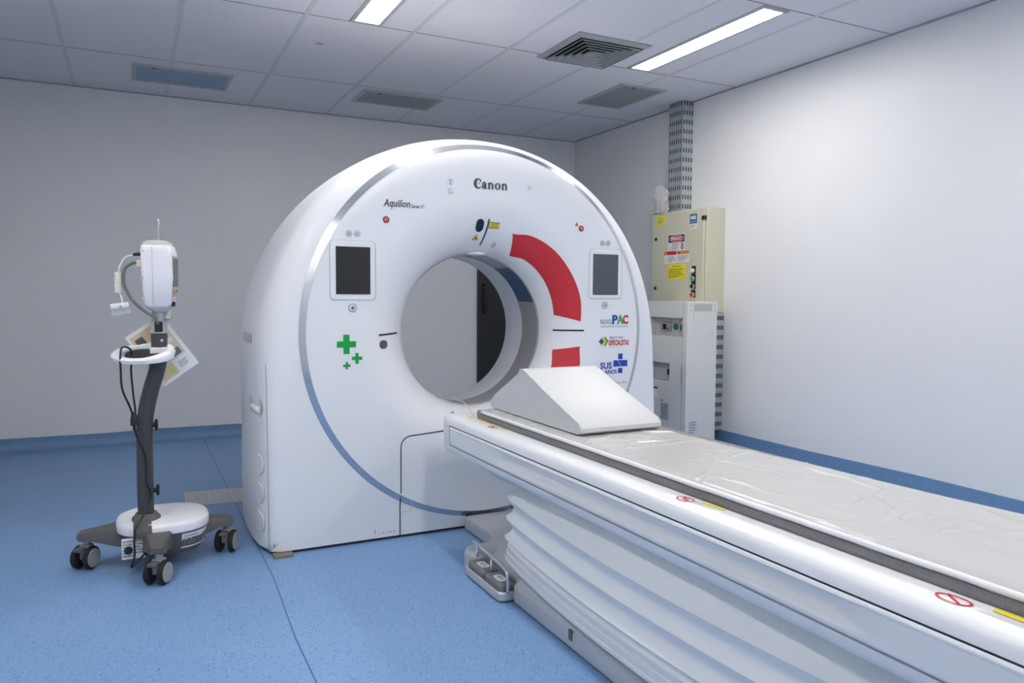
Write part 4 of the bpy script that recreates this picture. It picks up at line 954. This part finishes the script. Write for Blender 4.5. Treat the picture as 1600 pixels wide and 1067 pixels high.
pcab = thing('power_cabinet', 'tall pale grey power cabinet standing on the floor beside the scanner gantry', 'cabinet', (3.79, 4.62, 0))
QX, QX1, QY0, QY1, QZ = 3.646, 3.925, 4.37, 4.843, 1.146
def plate_holes(x, y0, y1, z0, z1, holes):
    # front panel with rectangular recesses
    ys_ = sorted({y0, y1, *[h[0] for h in holes], *[h[1] for h in holes]}); zs_ = sorted({z0, z1, *[h[2] for h in holes], *[h[3] for h in holes]}); V = []; F = []
    for a, b in zip(ys_, ys_[1:]):
        for c_, d_ in zip(zs_, zs_[1:]):
            if any(h[0] <= a and b <= h[1] and h[2] <= c_ and d_ <= h[3] for h in holes): continue
            k = len(V); V += [(x, a, c_), (x, b, c_), (x, b, d_), (x, a, d_)]; F.append((k, k+3, k+2, k+1))
    return V, F
holes = [(4.425, 4.806, .889, 1.026), (4.558, 4.800, .548, .688)]
obj('cabinet_body', join(box(QX+.06, QX1, QY0, QY1, .02, QZ, .003, 1), box(QX, QX+.06, QY0, QY0+.05, .02, QZ, .003, 1), box(QX+.001, QX+.06, QY1-.03, QY1, .02, QZ), box(QX+.001, QX+.06, QY0+.05, QY1-.03, 1.03, QZ), box(QX+.001, QX+.06, QY0+.05, QY1-.03, .69, .885), box(QX+.001, QX+.06, QY0+.05, QY1-.03, .02, .545)), M_PCAB, pcab)
fpn = obj('front_panel', plate_holes(QX-.002, QY0+.052, QY1-.002, .03, QZ-.005, holes), M_PCAB, pcab)
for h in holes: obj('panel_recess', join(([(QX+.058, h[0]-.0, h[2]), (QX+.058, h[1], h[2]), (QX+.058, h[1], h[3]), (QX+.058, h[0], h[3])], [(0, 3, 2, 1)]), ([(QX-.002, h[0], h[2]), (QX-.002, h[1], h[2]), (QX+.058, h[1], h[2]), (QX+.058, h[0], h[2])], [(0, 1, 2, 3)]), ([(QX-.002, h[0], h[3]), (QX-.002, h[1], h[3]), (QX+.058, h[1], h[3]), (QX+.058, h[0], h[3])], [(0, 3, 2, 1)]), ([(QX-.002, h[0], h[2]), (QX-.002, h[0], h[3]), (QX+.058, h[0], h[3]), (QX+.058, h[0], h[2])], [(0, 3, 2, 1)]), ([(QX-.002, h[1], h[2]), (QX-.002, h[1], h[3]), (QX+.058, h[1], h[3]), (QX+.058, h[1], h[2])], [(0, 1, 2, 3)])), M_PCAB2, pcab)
for y in (4.665, 4.462):
    b_ = obj('breaker', box(QX+.038, QX+.057, y-.055, y+.055, .918, .985, .003, 1), mat('breaker_grey', (.40, .40, .40), rough=.5), pcab); obj('breaker_lever', box(QX+.022, QX+.037, y-.01, y+.01, .935, .975), M_BLACK, pcab); obj('breaker_mark', box(QX+.036, QX+.0375, y-.045, y-.02, .93, .945), M_PRED, pcab)
obj('indicator_lamp', cyl((QX+.057, 4.560, .958), (-1, 0, 0), .022, .018, 20, .005), mat('lamp_green', (.0, .25, .08), rough=.3), pcab, True, 40)
obj('breaker', box(QX+.038, QX+.057, 4.575, 4.64, .58, .665, .003, 1), mat('breaker_grey', (.40, .40, .40)), pcab); obj('breaker_lever', box(QX+.022, QX+.037, 4.59, 4.615, .60, .64), M_BLACK, pcab)
for y in (4.46, 4.56, 4.67): obj('tag_plate', box(QX+.054, QX+.0572, y-.03, y+.03, .998, 1.012), M_PAPER, pcab)
def pcd(name, Y0, Y1, z0, z1, m, o=.0035): return obj(name, ([(QX-o, y, z) for y, z in ((Y0, z0), (Y0, z1), (Y1, z1), (Y1, z0))], [(0, 1, 2, 3)]), m, pcab)
pcd('sticker', 4.69, 4.80, .42, .50, M_PAPER); obj('sticker_sign', ([(QX-.0042, 4.795-p*.045, .455+q) for p, q in ((0, 0), (1, 0), (.5, .038))], [(0, 1, 2)]), M_ORANGE, pcab); pcd('sticker_band', 4.69, 4.742, .482, .498, M_PRED, .0042); pcd('sticker_band', 4.735, 4.80, .42, .434, M_YEL, .0042)
pcd('rating_plate', 4.557, 4.652, .262, .388, mat('plate_grey', (.42, .43, .46), rough=.4)); V, F = text_lines2(0, 1, 0, 1, 7, 9); obj('plate_print', ([(QX-.0045, 4.645-.08*p[0], .272+.105*p[1]) for p in V], F), M_INKG, pcab); pcd('sticker_band', 4.63, 4.65, .398, .41, M_PRED)
obj('side_perforation', ([(x, QY0-.0008, z) for x, z in ((3.706, 1.075), (3.872, 1.075), (3.872, 1.128), (3.706, 1.128))], [(0, 1, 2, 3)]), dots_mat('side_dots', (.60, .60, .58), (.14, .14, .14), 90, .3, (0, 2)), pcab)
L = [cyl((x, QY0, z), (0, -1, 0), .0045, .002, 8) for x in (3.678, 3.898) for z in (1.085, 1.12)]+[cyl((x, QY0, z), (0, -1, 0), .003, .002, 8) for x in (3.85, 3.88) for z in (.905, .925)]+[cyl((3.89, QY0, .06), (0, -1, 0), .004, .002, 8)]
for q in L: obj('screw', q, M_INKG, pcab)
obj('side_label', ([(x, QY0-.0008, z) for x, z in ((3.675, .185), (3.755, .185), (3.755, .285), (3.675, .285))], [(0, 1, 2, 3)]), mat('label_blue', (.62, .66, .74)), pcab); V, F = text_lines2(0, 1, 0, 1, 5, 4); obj('label_print', ([(3.68+.07*p[0], QY0-.0014, .19+.09*p[1]) for p in V], F), M_INKG, pcab)

pcab.location = Vector(pcab.location)+Vector((-.102, -.122, 0))

# perforated cable tray (upper run and lower run)
def cable_tray(x0, x1, y0, y1, z0, z1, label, pitch=.0735):
    t = thing('cable_tray', label, 'cable tray', ((x0+x1)/2, (y0+y1)/2, z0), 'perforated cable trays on the right wall')
    obj('channel', join(box(x0, x0+.002, y0, y1, z0, z1), box(x0, x1, y0, y0+.002, z0, z1), box(x0, x1, y1-.002, y1, z0, z1)), M_GALV, t)
    V = []; F = []
    z = z0+.03
    while z < z1-.03:
        for k in range(6):
            y = y0+.018+(y1-y0-.036)*k/5; b = len(V); V += [(x0-.0006, y-.005, z), (x0-.0006, y+.005, z), (x0-.0006, y+.005, z+.034), (x0-.0006, y-.005, z+.034)]; F.append((b, b+3, b+2, b+1))
        for k in range(4):
            x = x0+.018+(x1-x0-.030)*k/3; b = len(V); V += [(x-.0055, y0-.0006, z), (x+.0055, y0-.0006, z), (x+.0055, y0-.0006, z+.034), (x-.0055, y0-.0006, z+.034)]; F.append((b, b+1, b+2, b+3))
        z += pitch
    o = obj('slots', (V, F), M_DARK, t); o['kind'] = 'stuff'; return t
cable_tray(3.915, XR-.001, 4.80, 4.965, EZ1+.001, ZC-.004, 'perforated galvanised cable tray from the beige box up to the ceiling')
cable_tray(3.94, XR-.004, 4.395, 4.555, .165, EZ0-.001, 'perforated galvanised cable tray behind the power cabinet below the beige box')

# plastic-wrapped roll on the box
pw = thing('wrapped_roll', 'roll wrapped in clear crumpled plastic on top of the beige box', 'roll', (3.866, 5.01, EZ1))
obj('roll', ([(3.866+v.x*.70, 5.0+v.y*1.35, EZ1+.001+v.z) for v in lathe([(.045, 0), (.05, .005), (.05, .15), (.044, .157)], 20)[0]], lathe([(.045, 0), (.05, .005), (.05, .15), (.044, .157)], 20)[1]), M_ROLL, pw, True, 40)
V, F = lathe([(.060, .002), (.064, .03), (.062, .06), (.065, .09), (.064, .13), (.060, .16), (.058, .185), (.044, .205), (.030, .222), (.014, .240)], 36)
def crumple(v):
    k = 1+.30*noise.noise(Vector((v.x*70, v.y*70, v.z*14)))+.14*noise.noise(v*90); return Vector((3.866+v.x*.68*k, 5.0+v.y*1.42*k+.22*max(0, v.z-.16), EZ1+v.z+(.02*noise.noise(v*45) if v.z > .02 else 0)))
V = [crumple(v) for v in V]
obj('plastic_cover', (V, F), M_PLASTIC, pw, True, 20)
